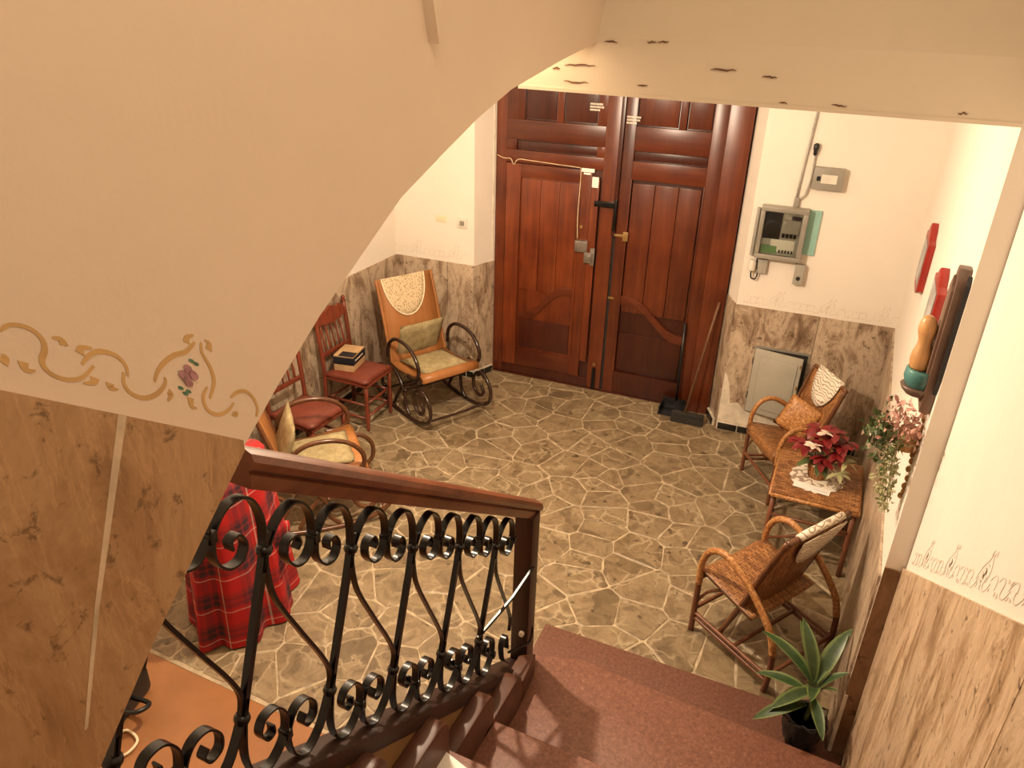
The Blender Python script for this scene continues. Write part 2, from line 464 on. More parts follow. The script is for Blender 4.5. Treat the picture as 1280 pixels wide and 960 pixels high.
# --- marble panels helper
def panels(parent, fn, s0, s1, ztop, mat, w=.86, th=.012, z0=0.0, jitter=0, start=None):
    """fn(s, out, z) -> 3-D point; ztop(s); vertical joints every w"""
    cuts = [s0]; s = start if start is not None else s0 + w
    while s < s1 - .12: cuts.append(s); s += w
    cuts.append(s1)
    zf = z0 if callable(z0) else (lambda q: z0)
    for a, b in zip(cuts[:-1], cuts[1:]):
        g = .0025; a_, b_ = a + (g if a > s0 else 0), b - (g if b < s1 else 0)
        poly = [fn(a_, 0, zf(a_)), fn(b_, 0, zf(b_)), fn(b_, 0, ztop(b_)), fn(a_, 0, ztop(a_))]
        v = fn(a_, th, 0) - fn(a_, 0, 0)
        MB().prism(poly, v).build('marble_panel', mat, parent, bevel=.002)

# --- front wall with the door opening (s -2.17 .. -.11 at the door plane)
wf = MB()
def fbox(mb, s0, s1, t0, t1, z0, z1):
    return mb.prism([FW(s0, t0, z0), FW(s1, t0, z0), FW(s1, t1, z0), FW(s0, t1, z0)], (0, 0, z1 - z0))
HT = 3.6
fbox(wf, -3.4, -2.265, 0, .5, 0, HT); fbox(wf, -2.265, 0, 0, .5, 2.8, HT)
wf.prism([FW(-2.265, 0, 0), FW(-2.265, .5, 0), FW(-2.17, .5, 0), FW(-2.17, .23, 0)], (0, 0, 2.8))
wf.prism([FW(0, 0, 0), FW(1.4, 0, 0), FW(1.4, .5, 0), FW(-.1, .5, 0), FW(-.1, .23, 0)], (0, 0, HT))
wf = struct(wf.build('wall_front', 'plaster'), 'front wall of the hall around the street door')
DZ = 1.09
panels(wf, lambda s, o, z: FW(s, -o, z), -3.12, -2.265, lambda s: DZ, 'marble_hall', .6)
panels(wf, lambda s, o, z: FW(s, -o, z), 0, 1.16, lambda s: DZ + .02, 'marble_hall', .62)
def reveal(s0, t0, s1, t1):
    d = (Vector((s1 - s0, t1 - t0, 0))).normalized(); nrm = Vector((d.y, -d.x, 0))
    def f(q, o, z):
        return FW(s0 + d.x * q + nrm.x * o, t0 + d.y * q + nrm.y * o, z)
    return f, math.hypot(s1 - s0, t1 - t0)
f1, L1 = reveal(-2.265, 0, -2.17, .23)
panels(wf, f1, 0, L1 - .01, lambda s: DZ, 'marble_hall', 2)
f2, L2 = reveal(-.1, .23, 0, 0)
panels(wf, f2, 0.01, L2, lambda s: DZ + .02, 'marble_hall', 2)
MB().tube([FW(-2.182, .21, 0), FW(-2.182, .21, 2.8)], .009, 6).build('door_edge_bead', 'marble_white', wf)
# corner wear: pale bare plaster under the cabinet
pp = [(.0, .075), (.62, .075), (.60, .12), (.50, .15), (.42, .20), (.30, .215), (.20, .21), (.14, .27), (.08, .25), (.05, .42), (.02, .50), (.0, .52)]
MB().prism([FW(a, -.0125, b) for a, b in pp], -EY * .0015).build('bare_plaster', 'marble_white', wf)
# --- left wall
wl = struct(MB().box((-4.1, -2.1, 0), (-3.8, 6.1, HT)).build('wall_left', 'plaster'), 'left wall of the hall behind the chairs')
panels(wl, lambda s, o, z: Vector((-3.8 + o, s, z)), 2.0, 5.745, lambda s: DZ, 'marble_hall', .9)
# --- right wall of hall (thicker; its end shows as a narrow reveal)
wr = struct(MB().box((XR, YB, -.1), (.75, 6.4, HT)).build('wall_right', 'plaster'), 'right wall of the hall with pictures and hanging plant')
panels(wr, lambda s, o, z: Vector((XR - o, s, z)), YB + .01, 5.97, lambda s: DZ, 'marble_hall', .85)
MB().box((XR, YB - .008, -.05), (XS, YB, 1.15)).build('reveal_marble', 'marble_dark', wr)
MB().box((XR - .004, YB - .012, .04), (XR + .012, YB + .02, .42)).build('worn_corner', 'marble_white', wr)
# --- beam over the opening and the wall above it
bm_ = MB().prism([(-1.34, YB, 2.89), (-1.34, YB + .01, 3.085), (-1.34, YB + .10, 3.25), (-1.34, YB + .16, 5.2), (-1.34, YB + .45, 5.2), (-1.34, YB + .28, 2.89)], (1.34 + XS + .25, 0, 0)).build('trim_1', 'plaster_beam')
struct(bm_, 'chipped plaster beam across the opening over the hall')
MB().prism([(-1.34, YB - .004, 2.887), (-1.34, YB - .004, 2.90), (-1.34, YB + .01, 2.90), (-1.34, YB + .01, 2.887)], (1.34 + XR, 0, 0)).build('plaster_lip', 'plaster_beam', bm_)
rr_ = random.Random(3)
for i, (x, z, l) in enumerate([(-1.0, 3.072, .05), (-.84, 3.076, .035), (-.80, 3.078, .04), (-.60, 3.0, .09), (-.42, 2.985, .05), (-1.15, 2.925, .10), (-.86, 2.93, .04), (-.35, 2.905, .03), (-.18, 2.91, .05), (.2, 2.915, .03), (-1.2, 2.97, .03), (-1.15, 2.985, .12)]):
    up = []; lo = []
    for j in range(7):
        f = j / 6; zz = z + rr_.uniform(-.003, .003); th = .0025 * math.sin(PI * f) + .0004
        up.append((x + l * f, YB - .0015 + (z > 3.06) * .006, zz + th)); lo.append((x + l * f, YB - .0015 + (z > 3.06) * .006, zz - th))
    MB().prism(lo + up[::-1], (0, .02, 0)).build('plaster_crack', 'stick_wood', bm_)
# hall ceiling
ce = struct(MB().box((-4.1, 2.9, HT), (.75, 6.7, HT + .1)).build('ceiling', 'plaster'), 'hall ceiling')
struct(MB().box((-4.1, -2.1, HT), (-1.3, 2.9, HT + .1)).build('ceiling_corridor', 'plaster'))
struct(MB().box((-4.1, -2.2, 0), (-1.33, -2.1, HT)).build('wall_back', 'plaster'))
# --- stair walls
XL = -1.03
arch = [(.30, 1.66), (.42, 1.82), (.53, 1.95), (.63, 2.06), (.79, 2.21), (.98, 2.38), (1.1, 2.47), (1.25, 2.57), (1.42, 2.665), (1.59, 2.76), (1.8, 2.835), (1.99, 2.9), (2.21, 2.96), (2.59, 3.02), (YB + .1, 3.08)]
def arch_z(y):
    if y <= arch[0][0]: return -9
    for (a, b), (c, d) in zip(arch[:-1], arch[1:]):
        if a <= y <= c: return b + (d - b) * (y - a) / (c - a)
    return 9
ws = MB(); ys = [a[0] for a in arch]
# built as strips so that the face stays planar and clean
ws.box((XL - .3, -2.1, 0), (XL, .30, 5.2))
for (a, b), (c, d) in zip(arch[:-1], arch[1:]):
    ws.prism([(XL, a, b), (XL, c, d), (XL, c, 5.2), (XL, a, 5.2)], (-.3, 0, 0))
wsl = struct(ws.build('wall_stair_left', 'plaster_warm'), 'arched stair wall with painted scroll border and brown marble dado')
def dado_l(y): return 2.70 - .72 * (y - .56)
# marble panels on it, cut along the arch
def arch_panel(y0, y1):
    n = 8; yy = [y0 + (y1 - y0) * i / n for i in range(n + 1)]
    top = [(XL, y, dado_l(y)) for y in yy]
    bot = [(XL, y, max(arch_z(y) + .002, dado_l(y) - 1.75)) for y in yy]
    bot = [b for b, t in zip(bot, top) if b[2] < t[2] - .001]; tp = [t for t in top if any(abs(t[1] - b[1]) < 1e-6 for b in bot)]
    if len(bot) < 2: return
    MB().prism(bot + tp[::-1], (.008, 0, 0)).build('marble_panel', 'marble_stair', wsl)
arch_panel(-1.5, -.9); arch_panel(-.897, -.2); arch_panel(-.197, .975)
MB().prism([(XL + .004, .722, dado_l(.722)), (XL + .004, .736, dado_l(.736)), (XL + .004, .610, 2.27), (XL + .004, .535, 2.06), (XL + .004, .528, 2.06), (XL + .004, .600, 2.27)], (.005, 0, 0)).build('marble_seam', 'marble_joint', wsl)
wsr = struct(MB().box((XS, -2.1, -.1), (.75, YB - .008, 5.2)).build('wall_stair_right', 'plaster'), 'right stair wall with sloping marble dado')
def dado_r(y): return 1.151 + .655 * (2.965 - y)
panels(wsr, lambda s, o, z: Vector((XS - o, s, z)), -1.5, YB - .01, dado_r, 'marble_right', .98, z0=lambda s: max(-.05, dado_r(s) - 1.6), start=-.62)
struct(MB().box((XL - .3, -2.3, 0), (.75, -2.1, 5.2)).build('wall_stair_back', 'plaster_warm'))
struct(MB().box((XL - .3, -2.3, 5.2), (.75, 3.4, 5.3)).build('ceiling_stair', 'plaster'))
# faint notch high on the stair wall
MB().prism([(XL, 1.70, 3.22), (XL, 1.735, 3.10), (XL, 1.76, 3.30), (XL, 1.72, 3.5), (XL, 1.6, 3.5)], (.03, 0, 0)).build('plaster_fold', 'plaster_warm', wsl)

# --- painted borders
PAT = {'A': [(0.585,0.096),(0.595,0.107),(0.608,0.113),(0.623,0.114),(0.634,0.108),(0.639,0.097),(0.637,0.083),(0.63,0.067),(0.631,0.054),(0.641,0.045),(0.658,0.043),(0.678,0.05),(0.693,0.064),(0.706,0.08)],
'B': [(0.688,0.077),(0.699,0.093),(0.715,0.107),(0.732,0.112),(0.749,0.11),(0.76,0.097),(0.76,0.078)],
'C': [(0.754,0.083),(0.75,0.063),(0.756,0.049),(0.771,0.043),(0.79,0.047),(0.811,0.062),(0.827,0.083),(0.829,0.096)],
'D': [(0.807,0.081),(0.816,0.102),(0.833,0.125),(0.857,0.147),(0.88,0.16),(0.895,0.176),(0.904,0.187)],
'E': [(0.918,0.191),(0.916,0.17),(0.928,0.148),(0.933,0.123),(0.927,0.1),(0.916,0.077)],
'F': [(0.915,0.101),(0.903,0.08),(0.902,0.062),(0.911,0.048),(0.932,0.047),(0.956,0.062),(0.972,0.082)],
'G': [(0.966,0.092),(0.982,0.107),(1.004,0.116),(1.023,0.107),(1.031,0.084),(1.025,0.063)]}
COM = [[(0.653,0.109),(0.665,0.111),(0.668,0.102)],[(0.71,0.112),(0.694,0.107),(0.689,0.096)],[(0.617,0.046),(0.604,0.042),(0.603,0.055)],[(0.683,0.044),(0.699,0.049),(0.703,0.059)],[(0.738,0.048),(0.726,0.047),(0.726,0.056)],[(0.904,0.201),(0.89,0.192),(0.886,0.18)],[(0.926,0.198),(0.936,0.196),(0.932,0.181)],[(0.578,0.059),(0.582,0.055),(0.576,0.045)],[(0.826,0.049),(0.835,0.064),(0.83,0.069)],[(0.884,0.049),(0.873,0.05),(0.874,0.068)],[(0.963,0.054),(0.973,0.056),(0.972,0.063)]]
def border(parent, fn, m1, m2, m3, sc_=1.0, off=0.0, w0=.0042, lo=-9, hi=9):
    """fn(s,out,z): paints the scroll pattern as a skin of paint 0.6 mm thick"""
    def stroke(pl, w1, w2, mb, swell=False):
        P = spline([(a, b, 0) for a, b in pl], 4); n = len(P)
        L = []; R_ = []
        for i in range(n):
            t = (P[min(i + 1, n - 1)] - P[max(i - 1, 0)]).normalized(); nn = Vector((-t.y, t.x, 0))
            f = i / (n - 1); w_ = (w1 + (w2 - w1) * f) if swell else w1 * (1 - .55 * abs(2 * f - 1) ** 2)
            L.append(P[i] + nn * w_); R_.append(P[i] - nn * w_)
        g = lambda p: fn((p.x - .575) * sc_ + off, .0008, p.y * sc_)
        if any(not (lo < (p.x - .575) * sc_ + off < hi) for p in P): return
        for i in range(n - 1):
            mb.add([g(L[i]), g(R_[i]), g(R_[i + 1]), g(L[i + 1])], [(0, 1, 2, 3)])
    mb = MB()
    for k, pl in PAT.items(): stroke(pl, w0, w0, mb)
    for pl in COM: stroke(pl, .0015, .007, mb, True)
    if mb.f: mb.build('painted_scroll', m1, parent, solid=.0006)
    mb = MB()
    for ri, (cx, cy) in enumerate([(.876, .114), (.879, .126), (.866, .111), (.888, .117), (.874, .100)]):
        if not (lo < (cx - .575) * sc_ + off < hi): return
        q = [fn((cx + .009 * math.cos(a) - .575) * sc_ + off, .0010 + .0007 * ri, (cy + .010 * math.sin(a)) * sc_) for a in [i * PI / 4 for i in range(8)]]
        mb.add(q, [tuple(range(8))])
    mb.build('painted_rose', m2, parent, solid=.0006)
    mb = MB()
    for cx, cy in [(.890, .146), (.899, .143), (.857, .083), (.865, .074), (.872, .080)]:
        q = [fn((cx + .006 * math.cos(a) - .575) * sc_ + off, .0010, (cy + .004 * math.sin(a)) * sc_) for a in [i * PI / 3 for i in range(6)]]
        mb.add(q, [tuple(range(6))])
    mb.build('painted_leaf', m3, parent, solid=.0006)
border(wsl, lambda s, o, z: Vector((XL + o, s, dado_l(s) + z)), 'paint_scroll', 'paint_rose', 'paint_leaf', off=.575, hi=1.04)
border(wsl, lambda s, o, z: Vector((XL + o, s, dado_l(s) + z)), 'paint_scroll', 'paint_rose', 'paint_leaf', off=.12)
for i in range(3): border(wf, lambda s, o, z: FW(s, -o, DZ + .01 + z), 'paint_faint', 'paint_faint', 'paint_faint', .8, .05 + .37 * i, .003)
for i in range(2): border(wf, lambda s, o, z: FW(s, -o, DZ + .0 + z), 'paint_faint', 'paint_faint', 'paint_faint', .8, -3.07 + .37 * i, .003)
for i in range(4): border(wsr, lambda s, o, z: Vector((XS - o, 2.9 - s, dado_r(2.9 - s) + z)), 'paint_faint', 'paint_faint', 'paint_faint', .8, .05 + .37 * i, .003)

# --- black skirting tiles
def skirting(name, fn, L, n=None, h=.065, tw=.125):
    b = MB().prism([fn(0, 0, 0), fn(L, 0, 0), fn(L, .018, 0), fn(0, .018, 0)], (0, 0, h + .006)).build(name, 'grout'); struct(b)
    s = .012; rt = random.Random(len(name))
    while s < L - .02:
        wd = min(tw * rt.uniform(.7, 1.25), L - s - .008)
        MB().prism([fn(s, .018, .006), fn(s + wd, .018, .006), fn(s + wd, .024, .006), fn(s, .024, .006)], (0, 0, h - .008)).build('tile', 'tile_black', b, bevel=.0015)
        s += wd + .007
    return b
skirting('baseboard_front', lambda s, o, z: FW(s, -.012 - o, z), 1.1)
skirting('baseboard_reveal', lambda s, o, z: f2(s, o + .013, z), L2 - .02)
skirting('baseboard_left', lambda s, o, z: FW(-3.10 + s, -.012 - o, z), .855)
skirting('baseboard_jamb', lambda s, o, z: f1(s, o + .013, z), L1 - .03)
skirting('baseboard_side', lambda s, o, z: Vector((-3.787 + o, 4.0 + s, z)), 1.7)

# ------------------------------------------------------------ STREET DOOR (structure)
dr = bpy.data.objects.new('door_1', None); C.objects.link(dr); dr.location = FW(0, .23, 0); dr.rotation_euler = (0, 0, AN)
struct(dr, 'varnished reddish brown double street door with a wicket door')
def dbox(s0, s1, z0, z1, y0, y1, name, mat, par=dr, bev=.004):
    return MB().box((s0, y0, z0), (s1, y1, z1)).build(name, mat, par, bevel=bev)
dbox(-.285, -.105, 0.0, 2.79, -.05, .1, 'door_frame', 'door_wood')
dbox(-2.165, -.105, 2.72, 2.79, -.05, .1, 'door_frame', 'door_wood_h')
# left leaf
lf = dbox(-2.165, -1.1, 0.012, 2.72, .03, .07, 'door_leaf', 'door_dark')
dbox(-2.165, -2.075, .012, 2.72, 0, .035, 'stile', 'door_wood', lf)
dbox(-1.225, -1.1, .012, 2.72, 0, .035, 'stile', 'door_wood', lf)
dbox(-2.075, -1.225, .012, .10, 0, .035, 'rail', 'door_dark', lf)
dbox(-2.075, -1.225, 1.975, 2.075, 0, .035, 'rail', 'door_wood_h', lf)
dbox(-2.075, -1.225, 2.16, 2.32, 0, .035, 'rail', 'door_wood_h', lf)
dbox(-2.075, -1.985, 2.075, 2.16, 0, .035, 'stile', 'door_wood', lf); dbox(-1.29, -1.225, 2.075, 2.16, 0, .035, 'stile', 'door_wood', lf)
dbox(-2.075, -1.92, 2.32, 2.72, 0, .035, 'stile', 'door_wood', lf); dbox(-1.30, -1.225, 2.32, 2.72, 0, .035, 'stile', 'door_wood', lf)
dbox(-1.645, -1.585, 2.32, 2.72, .005, .035, 'stile', 'door_wood', lf)
dbox(-1.985, -1.29, 2.085, 2.15, .018, .035, 'panel', 'door_dark', lf)
dbox(-1.905, -1.655, 2.335, 2.72, .015, .035, 'panel', 'door_dark', lf); dbox(-1.575, -1.31, 2.335, 2.72, .015, .035, 'panel', 'door_dark', lf)
# wicket door inside the left leaf
wk = dbox(-2.07, -1.31, .105, 1.965, .012, .03, 'wicket_door', 'door_wicket')
dbox(-2.07, -1.94, .105, 1.965, -.006, .014, 'stile', 'door_wicket', wk); dbox(-1.405, -1.31, .105, 1.965, -.006, .014, 'stile', 'door_wicket', wk)
dbox(-1.94, -1.405, .105, .27, -.006, .014, 'rail', 'door_wood_h', wk); dbox(-1.94, -1.405, 1.86, 1.965, -.006, .014, 'rail', 'door_wood_h', wk)
def ogee(x0, x1, z_out, z_in, th, name, mat, par, flip=False):
    n = 14; top = []; bot = []
    for i in range(n + 1):
        f = i / n; x = x0 + (x1 - x0) * f; g = (1 - math.cos(PI * min(1, max(0, (f - .1) / .75)))) / 2
        z = z_out + (z_in - z_out) * g
        top.append((x, -.006, z + th / 2)); bot.append((x, -.006, z - th / 2))
    return MB().prism(bot + top[::-1], (0, .02, 0)).build(name, mat, par, bevel=.003)
ogee(-1.94, -1.405, .59, .90, .075, 'curved_rail', 'door_wood_h', wk)
for i, (a, b) in enumerate([(-1.925, -1.755), (-1.750, -1.585), (-1.580, -1.42)]):
    dbox(a, b, .86, 1.845, .002, .014, 'board', 'door_wicket', wk, .003)
dbox(-1.915, -1.43, .295, .58, .002, .014, 'panel', 'door_dark', wk)
for a in (-1.94, -1.405): MB().box((a - .006, -.012, .30), (a + .006, -.004, 1.86)).build('moulding', 'door_wicket', wk, bevel=.002)
dbox(-1.305, -1.24, .27, 1.9, -.022, 0, 'door_post', 'door_wicket', lf)
# right leaf
rf = dbox(-1.075, -.29, .012, 2.72, .03, .07, 'door_leaf', 'door_dark')
dbox(-1.075, -.985, .012, 2.72, 0, .035, 'stile', 'door_wood', rf); dbox(-.40, -.29, .012, 2.72, 0, .035, 'stile', 'door_wood', rf)
dbox(-.985, -.40, .012, .22, 0, .035, 'rail', 'door_dark', rf)
dbox(-.985, -.40, 1.93, 2.075, 0, .035, 'rail', 'door_wood_h', rf); dbox(-.985, -.40, 2.155, 2.34, 0, .035, 'rail', 'door_wood_h', rf)
dbox(-.985, -.40, 2.085, 2.15, .018, .035, 'panel', 'door_dark', rf)
dbox(-.655, -.60, 2.34, 2.72, .0, .035, 'stile', 'door_wood', rf)
dbox(-.975, -.665, 2.35, 2.72, .015, .035, 'panel', 'door_wood', rf); dbox(-.59, -.41, 2.35, 2.72, .015, .035, 'panel', 'door_wood', rf)
def ogee2():
    n = 14; top = []; bot = []
    for i in range(n + 1):
        f = i / n; x = -.985 + .585 * f; g = (1 - math.cos(PI * min(1, max(0, (f - .15) / .75)))) / 2
        z = .90 + (.62 - .90) * g
        top.append((x, 0, z + .04)); bot.append((x, 0, z - .04))
    MB().prism(bot + top[::-1], (0, .035, 0)).build('curved_rail', 'door_wood_h', rf, bevel=.003)
ogee2()
for a, b in [(-.97, -.79), (-.785, -.60), (-.595, -.42)]:
    dbox(a, b, .80, 1.90, .012, .03, 'board', 'door_wood', rf, .003)
dbox(-.965, -.42, .24, .60, .012, .03, 'panel', 'door_dark', rf)
for a in (-.985, -.40): MB().box((a - .006, -.006, .22), (a + .006, .004, 1.93)).build('moulding', 'door_wood', rf, bevel=.002)
MB().box((-1.10, .02, .012), (-1.075, .06, 2.72)).build('door_gap', 'dark_void', dr)
MB().box((-1.112, -.014, 1.45), (-1.078, .0, 2.72)).build('cover_strip', 'door_dark', dr, bevel=.003)
MB().box((-2.165, -.012, 0.0), (-.29, .0, .012)).build('threshold', 'door_dark', dr)
# hardware
def hw(name, mat, *bx, par=dr, lab=None):
    m = MB()
    for b in bx: m.box(*b)
    return m.build(name, mat, par, bevel=.002, label=lab)
hw('lock_case', 'steel', ((-1.41, -.045, 1.29), (-1.30, -.006, 1.385)), par=wk)
hw('hasp', 'steel', ((-1.325, -.04, 1.20), (-1.255, -.022, 1.29)), ((-1.30, -.05, 1.225), (-1.27, -.04, 1.265)), ((-1.275, -.03, 1.18), (-1.235, -.02, 1.33)))
MB().tube([(-1.37, -.02, 1.50), (-1.37, 0, 1.50)], .014, 10).build('key_escutcheon', 'brass', wk)
hw('sliding_bolt', 'black_iron', ((-1.27, -.035, 1.69), (-1.10, -.012, 1.735)), ((-1.10, -.03, 1.50), (-1.078, -.012, 1.76)))
hw('brass_latch', 'brass', ((-1.085, -.014, 1.455), (-.99, -.0, 1.475)), ((-1.01, -.016, 1.425), (-.965, -.0, 1.50)))
hw('small_catch', 'brass', ((-1.09, -.01, .90), (-1.04, 0, .92)))
hw('floor_catch', 'brass', ((-1.175, -.012, .24), (-1.155, 0, .27)))
hw('floor_bolt', 'black_iron', ((-1.175, -.03, .02), (-1.145, 0, .22)))
hw('white_sensor', 'white_paper', ((-1.40, -.02, 1.955), (-1.29, -.008, 1.985)), ((-1.38, -.02, 1.935), (-1.32, -.008, 1.95)))
hw('white_sensor', 'white_paper', ((-1.30, -.035, 1.84), (-1.245, -.02, 1.925)))
def sticker(x, z):
    m = MB()
    rg = random.Random(int(x * 100))
    for r in range(3):
        q = x
        while q < x + .10 - .02 * (r == 2):
            ww = rg.uniform(.006, .014); m.box((q, -.0015, z - r * .022), (q + ww, 0, z - r * .022 + .014)); q += ww + .003
    m.build('sticker_lettering', 'pale_text', dr)
sticker(-1.37, 2.475); sticker(-1.065, 2.40)
MB().tube(spline([(-2.15, -.012, 2.02), (-2.09, -.012, 2.0), (-2.03, -.012, 2.0), (-2.0, -.012, 1.955), (-1.96, -.012, 2.0), (-1.85, -.012, 2.0), (-1.6, -.012, 1.99), (-1.44, -.012, 1.985), (-1.41, -.012, 1.975), (-1.405, -.012, 1.9), (-1.41, -.012, 1.6), (-1.40, -.012, 1.4)], 5), .004, 6).build('door_cable', 'wire_cream', dr)

# ------------------------------------------------------------ STAIRS
st = bpy.data.objects.new('stairs', None); C.objects.link(st); struct(st, 'red brown granite stair flight going down to the hall')
XT = -1.0
# first low slab, second deep tread, then regular steps
MB().prism([(-1.12, 2.60, -.02), (-1.14, 3.09, -.02), (XR - .014, 3.12, -.02), (XR - .014, YB, -.02), (XS - .014, YB - .01, -.02), (XS - .014, 2.6, -.02)], (0, 0, .07)).build('step', 'stair_granite_dark', st, bevel=.004)
MB().prism([(-1.07, 2.0, .05), (-1.07, 2.69, .05), (-.98, 2.74, .05), (-.82, 2.79, .05), (XS - .014, 2.73, .05), (XS - .014, 2.0, .05)], (0, 0, .15)).build('step', 'stair_granite', st, bevel=.006)
yz = [(2.11, .40)]
for i in range(1, 11): yz.append((2.11 - .385 * i, .40 + .254 * i))
for i, (y, z) in enumerate(yz):
    yb = y - .385 - .03 if i < 10 else -2.1
    MB().box((XT, yb, z - .254), (XS - .014, y, z)).build('step', 'stair_granite', st, bevel=.006)
def capz(y): return .17 + .70 * (2.70 - y)
# stringer wall below the cap
ow = MB()
ow.prism([(XT - .15, 2.70, 0), (XT - .15, -.2, 0), (XT - .15, -.2, capz(-.2) - .04), (XT - .15, 2.70, capz(2.70) - .04)], (.092, 0, 0))
MB.build(ow, 'stringer_wall', 'olive_plaster', st)
MB().prism([(XT - .15, 2.74, capz(2.74)), (XT - .15, .0, capz(.0)), (XT - .15, .0, capz(0) - .08), (XT - .15, 2.74, capz(2.74) - .08)], (.10, 0, 0)).build('stringer_cap', 'stringer_cap', st, bevel=.006)
MB().prism([(-1.07, 2.55, .2), (-1.0, 2.60, .2), (-.985, 2.42, .2), (-1.0, 2.36, .2), (-1.07, 2.36, .2)], (0, 0, .14)).build('stringer_end', 'skirting', st, bevel=.01)
def skirt(y0, y1, z0, h, nm='skirting_block'):
    r = .07; pts = [(XT, y1, z0 - .06)]
    pts += [(XT, y0, z0 - .06), (XT, y0, z0 + h - r)] + [(XT, y0 - r + r * math.cos(a), z0 + h - r + r * math.sin(a)) for a in (.4, .8, 1.2, PI / 2)] + [(XT, y1, z0 + h)]
    MB().prism([(q[0] - .056, q[1], q[2]) for q in pts], (.072, 0, 0)).build(nm, 'skirting', st, bevel=.006)
skirt(2.40, 2.0, .2, .22)
for i, (y, z) in enumerate(yz[:9]): skirt(y - .01, y - .40, z, .20)

# ------------------------------------------------------------ IRON RAILING
rl = thing('stair_railing', 'wrought iron scroll railing with polished wooden handrail beside the stair', 'railing', (-1.1, 2.66, .15))
RX, RY, RZ = -1.1, 2.66, .15
def RL(x, y, z): return Vector((x - RX, y - RY, z - RZ))
def railtop(y): return 1.168 + .708 * (2.678 - y)
# handrail: moulded section swept along the slope
sec = [(-.030, -.100), (-.034, -.085), (-.036, -.062), (-.030, -.055), (-.046, -.045), (-.052, -.025), (-.046, -.006), (-.026, .004), (.0, .007), (.026, .004), (.046, -.006), (.052, -.025), (.046, -.045), (.030, -.055), (.036, -.062), (.034, -.085), (.030, -.100)]
hm = MB(); n = len(sec); vv = []
ya, yb = 2.715, 1.02
for y in (ya, yb):
    vv += [RL(-1.1 + a, y, railtop(y) + b) for a, b in sec]
hm.add(vv, [tuple(range(n)), tuple(range(2 * n - 1, n - 1, -1))] + [(i, (i + 1) % n, n + (i + 1) % n, n + i) for i in range(n)])
hm.build('handrail', 'rail_wood', rl, smooth='auto')
MB().prism([RL(-1.145, 2.615, .18), RL(-1.055, 2.615, .18), RL(-1.055, 2.70, .18), RL(-1.145, 2.70, .18)], (0, 0, .93)).build('newel_post', 'newel_wood', rl, bevel=.006)
# iron pattern: local (u along the slope in y, v along the leaning bar)
def IP(u, v, x=-1.1):
    y = u + .338 * v; return RL(x, y, capz(u) + .94 * v)
LN = .748
Wd = Vector((.026, 0, 0))
def ok(u, v):
    y = u + .338 * v; z = capz(u) + .94 * v
    return y > .25 and z < arch_z(y) - .012 and y < 2.72
def iron(pts, name, th=.006, sm=5, wd=Wd):
    P = spline([(a, b, 0) for a, b in pts], sm); run = []; runs = []
    for p in P:
        if ok(p.x, p.y): run.append(p)
        else:
            if len(run) > 2: runs.append(run)
            run = []
    if len(run) > 2: runs.append(run)
    for r in runs: MB().ribbon([IP(p.x, p.y) for p in r], wd, th).build(name, 'black_iron', rl, smooth='auto')
ST = .315
for k in range(-1, 6):
    b = .855 + ST * k
    if k < 5:
        for sg in (1, -1):
            if k == -1 and sg == -1: continue
            # upper scrolls
            iron([(b, .56), (b + sg * .006, .63), (b + sg * .03, .70), (b + sg * .075, .738), (b + sg * .125, .715), (b + sg * .150, .655), (b + sg * .140, .595), (b + sg * .105, .572), (b + sg * .070, .59), (b + sg * .062, .628), (b + sg * .085, .652), (b + sg * .105, .635), (b + sg * .098, .615)], 'top_scroll')
            # lower scrolls
            iron([(b, .235), (b + sg * .006, .16), (b + sg * .025, .07), (b + sg * .065, .012), (b + sg * .115, .020), (b + sg * .150, .085), (b + sg * .142, .155), (b + sg * .105, .185), (b + sg * .068, .165), (b + sg * .060, .125), (b + sg * .085, .10), (b + sg * .105, .115), (b + sg * .098, .138)], 'bottom_scroll')
        iron([(b, .13), (b, .3), (b, .5), (b, .66)], 'bar', .016, 3, Vector((.020, 0, 0)))
        for v in (.182, .614):
            if ok(b, v):
                c = IP(b, v); MB().lathe([(.004, -.015), (.018, -.010), (.021, 0), (.018, .010), (.004, .015)], 10, tuple(c)).build('collar', 'black_iron', rl, smooth=True)
    # joining collars and diagonals
    if k < 5:
        for v in (.645, .095):
            if ok(b + ST / 2, v) and b + ST / 2 < 2.58:
                MB().cbox(tuple(IP(b + ST / 2, v)), (.034, .022, .03)).build('clip', 'black_iron', rl, bevel=.003)
        d = [(b + .004, .60), (b + .02, .55), (b + .06, .48), (b + .16, .385), (b + .255, .30), (b + .30, .245), (b + ST - .006, .19)]
        if b + ST < 2.62: iron(d, 'diagonal_bar', .010, 5, Vector((.014, 0, 0)))
# last scroll next to the post, brace and hook in front of the post
iron([(2.43, .10), (2.39, .17), (2.36, .13), (2.40, .05), (2.46, .02)], 'bottom_scroll')
MB().tube([RL(-1.10, 2.165, .78), RL(-1.05, 2.40, .83), RL(-1.03, 2.58, .875)], .009, 6).build('brace', 'black_iron', rl, label='thin black iron stay crossing the post')
MB().tube(spline([RL(-1.06, 2.40, .50), RL(-1.045, 2.50, .45), RL(-1.03, 2.58, .42), RL(-1.025, 2.60, .50)], 5), .006, 6).build('hook', 'black_iron', rl)
MB().tube([RL(-1.085, 2.616, .42), RL(-1.085, 2.60, .42)], .014, 10).build('bolt', 'marble_white', rl, label='pale round bolt head on the post')

# ------------------------------------------------------------ FURNITURE
def tube(parent, name, mat, pts, r, n=8, sm=6, closed=False, label=None):
    P = spline(pts, sm, closed) if sm else pts
    return MB().tube(P, r, n, closed).build(name, mat, parent, smooth=True, label=label)

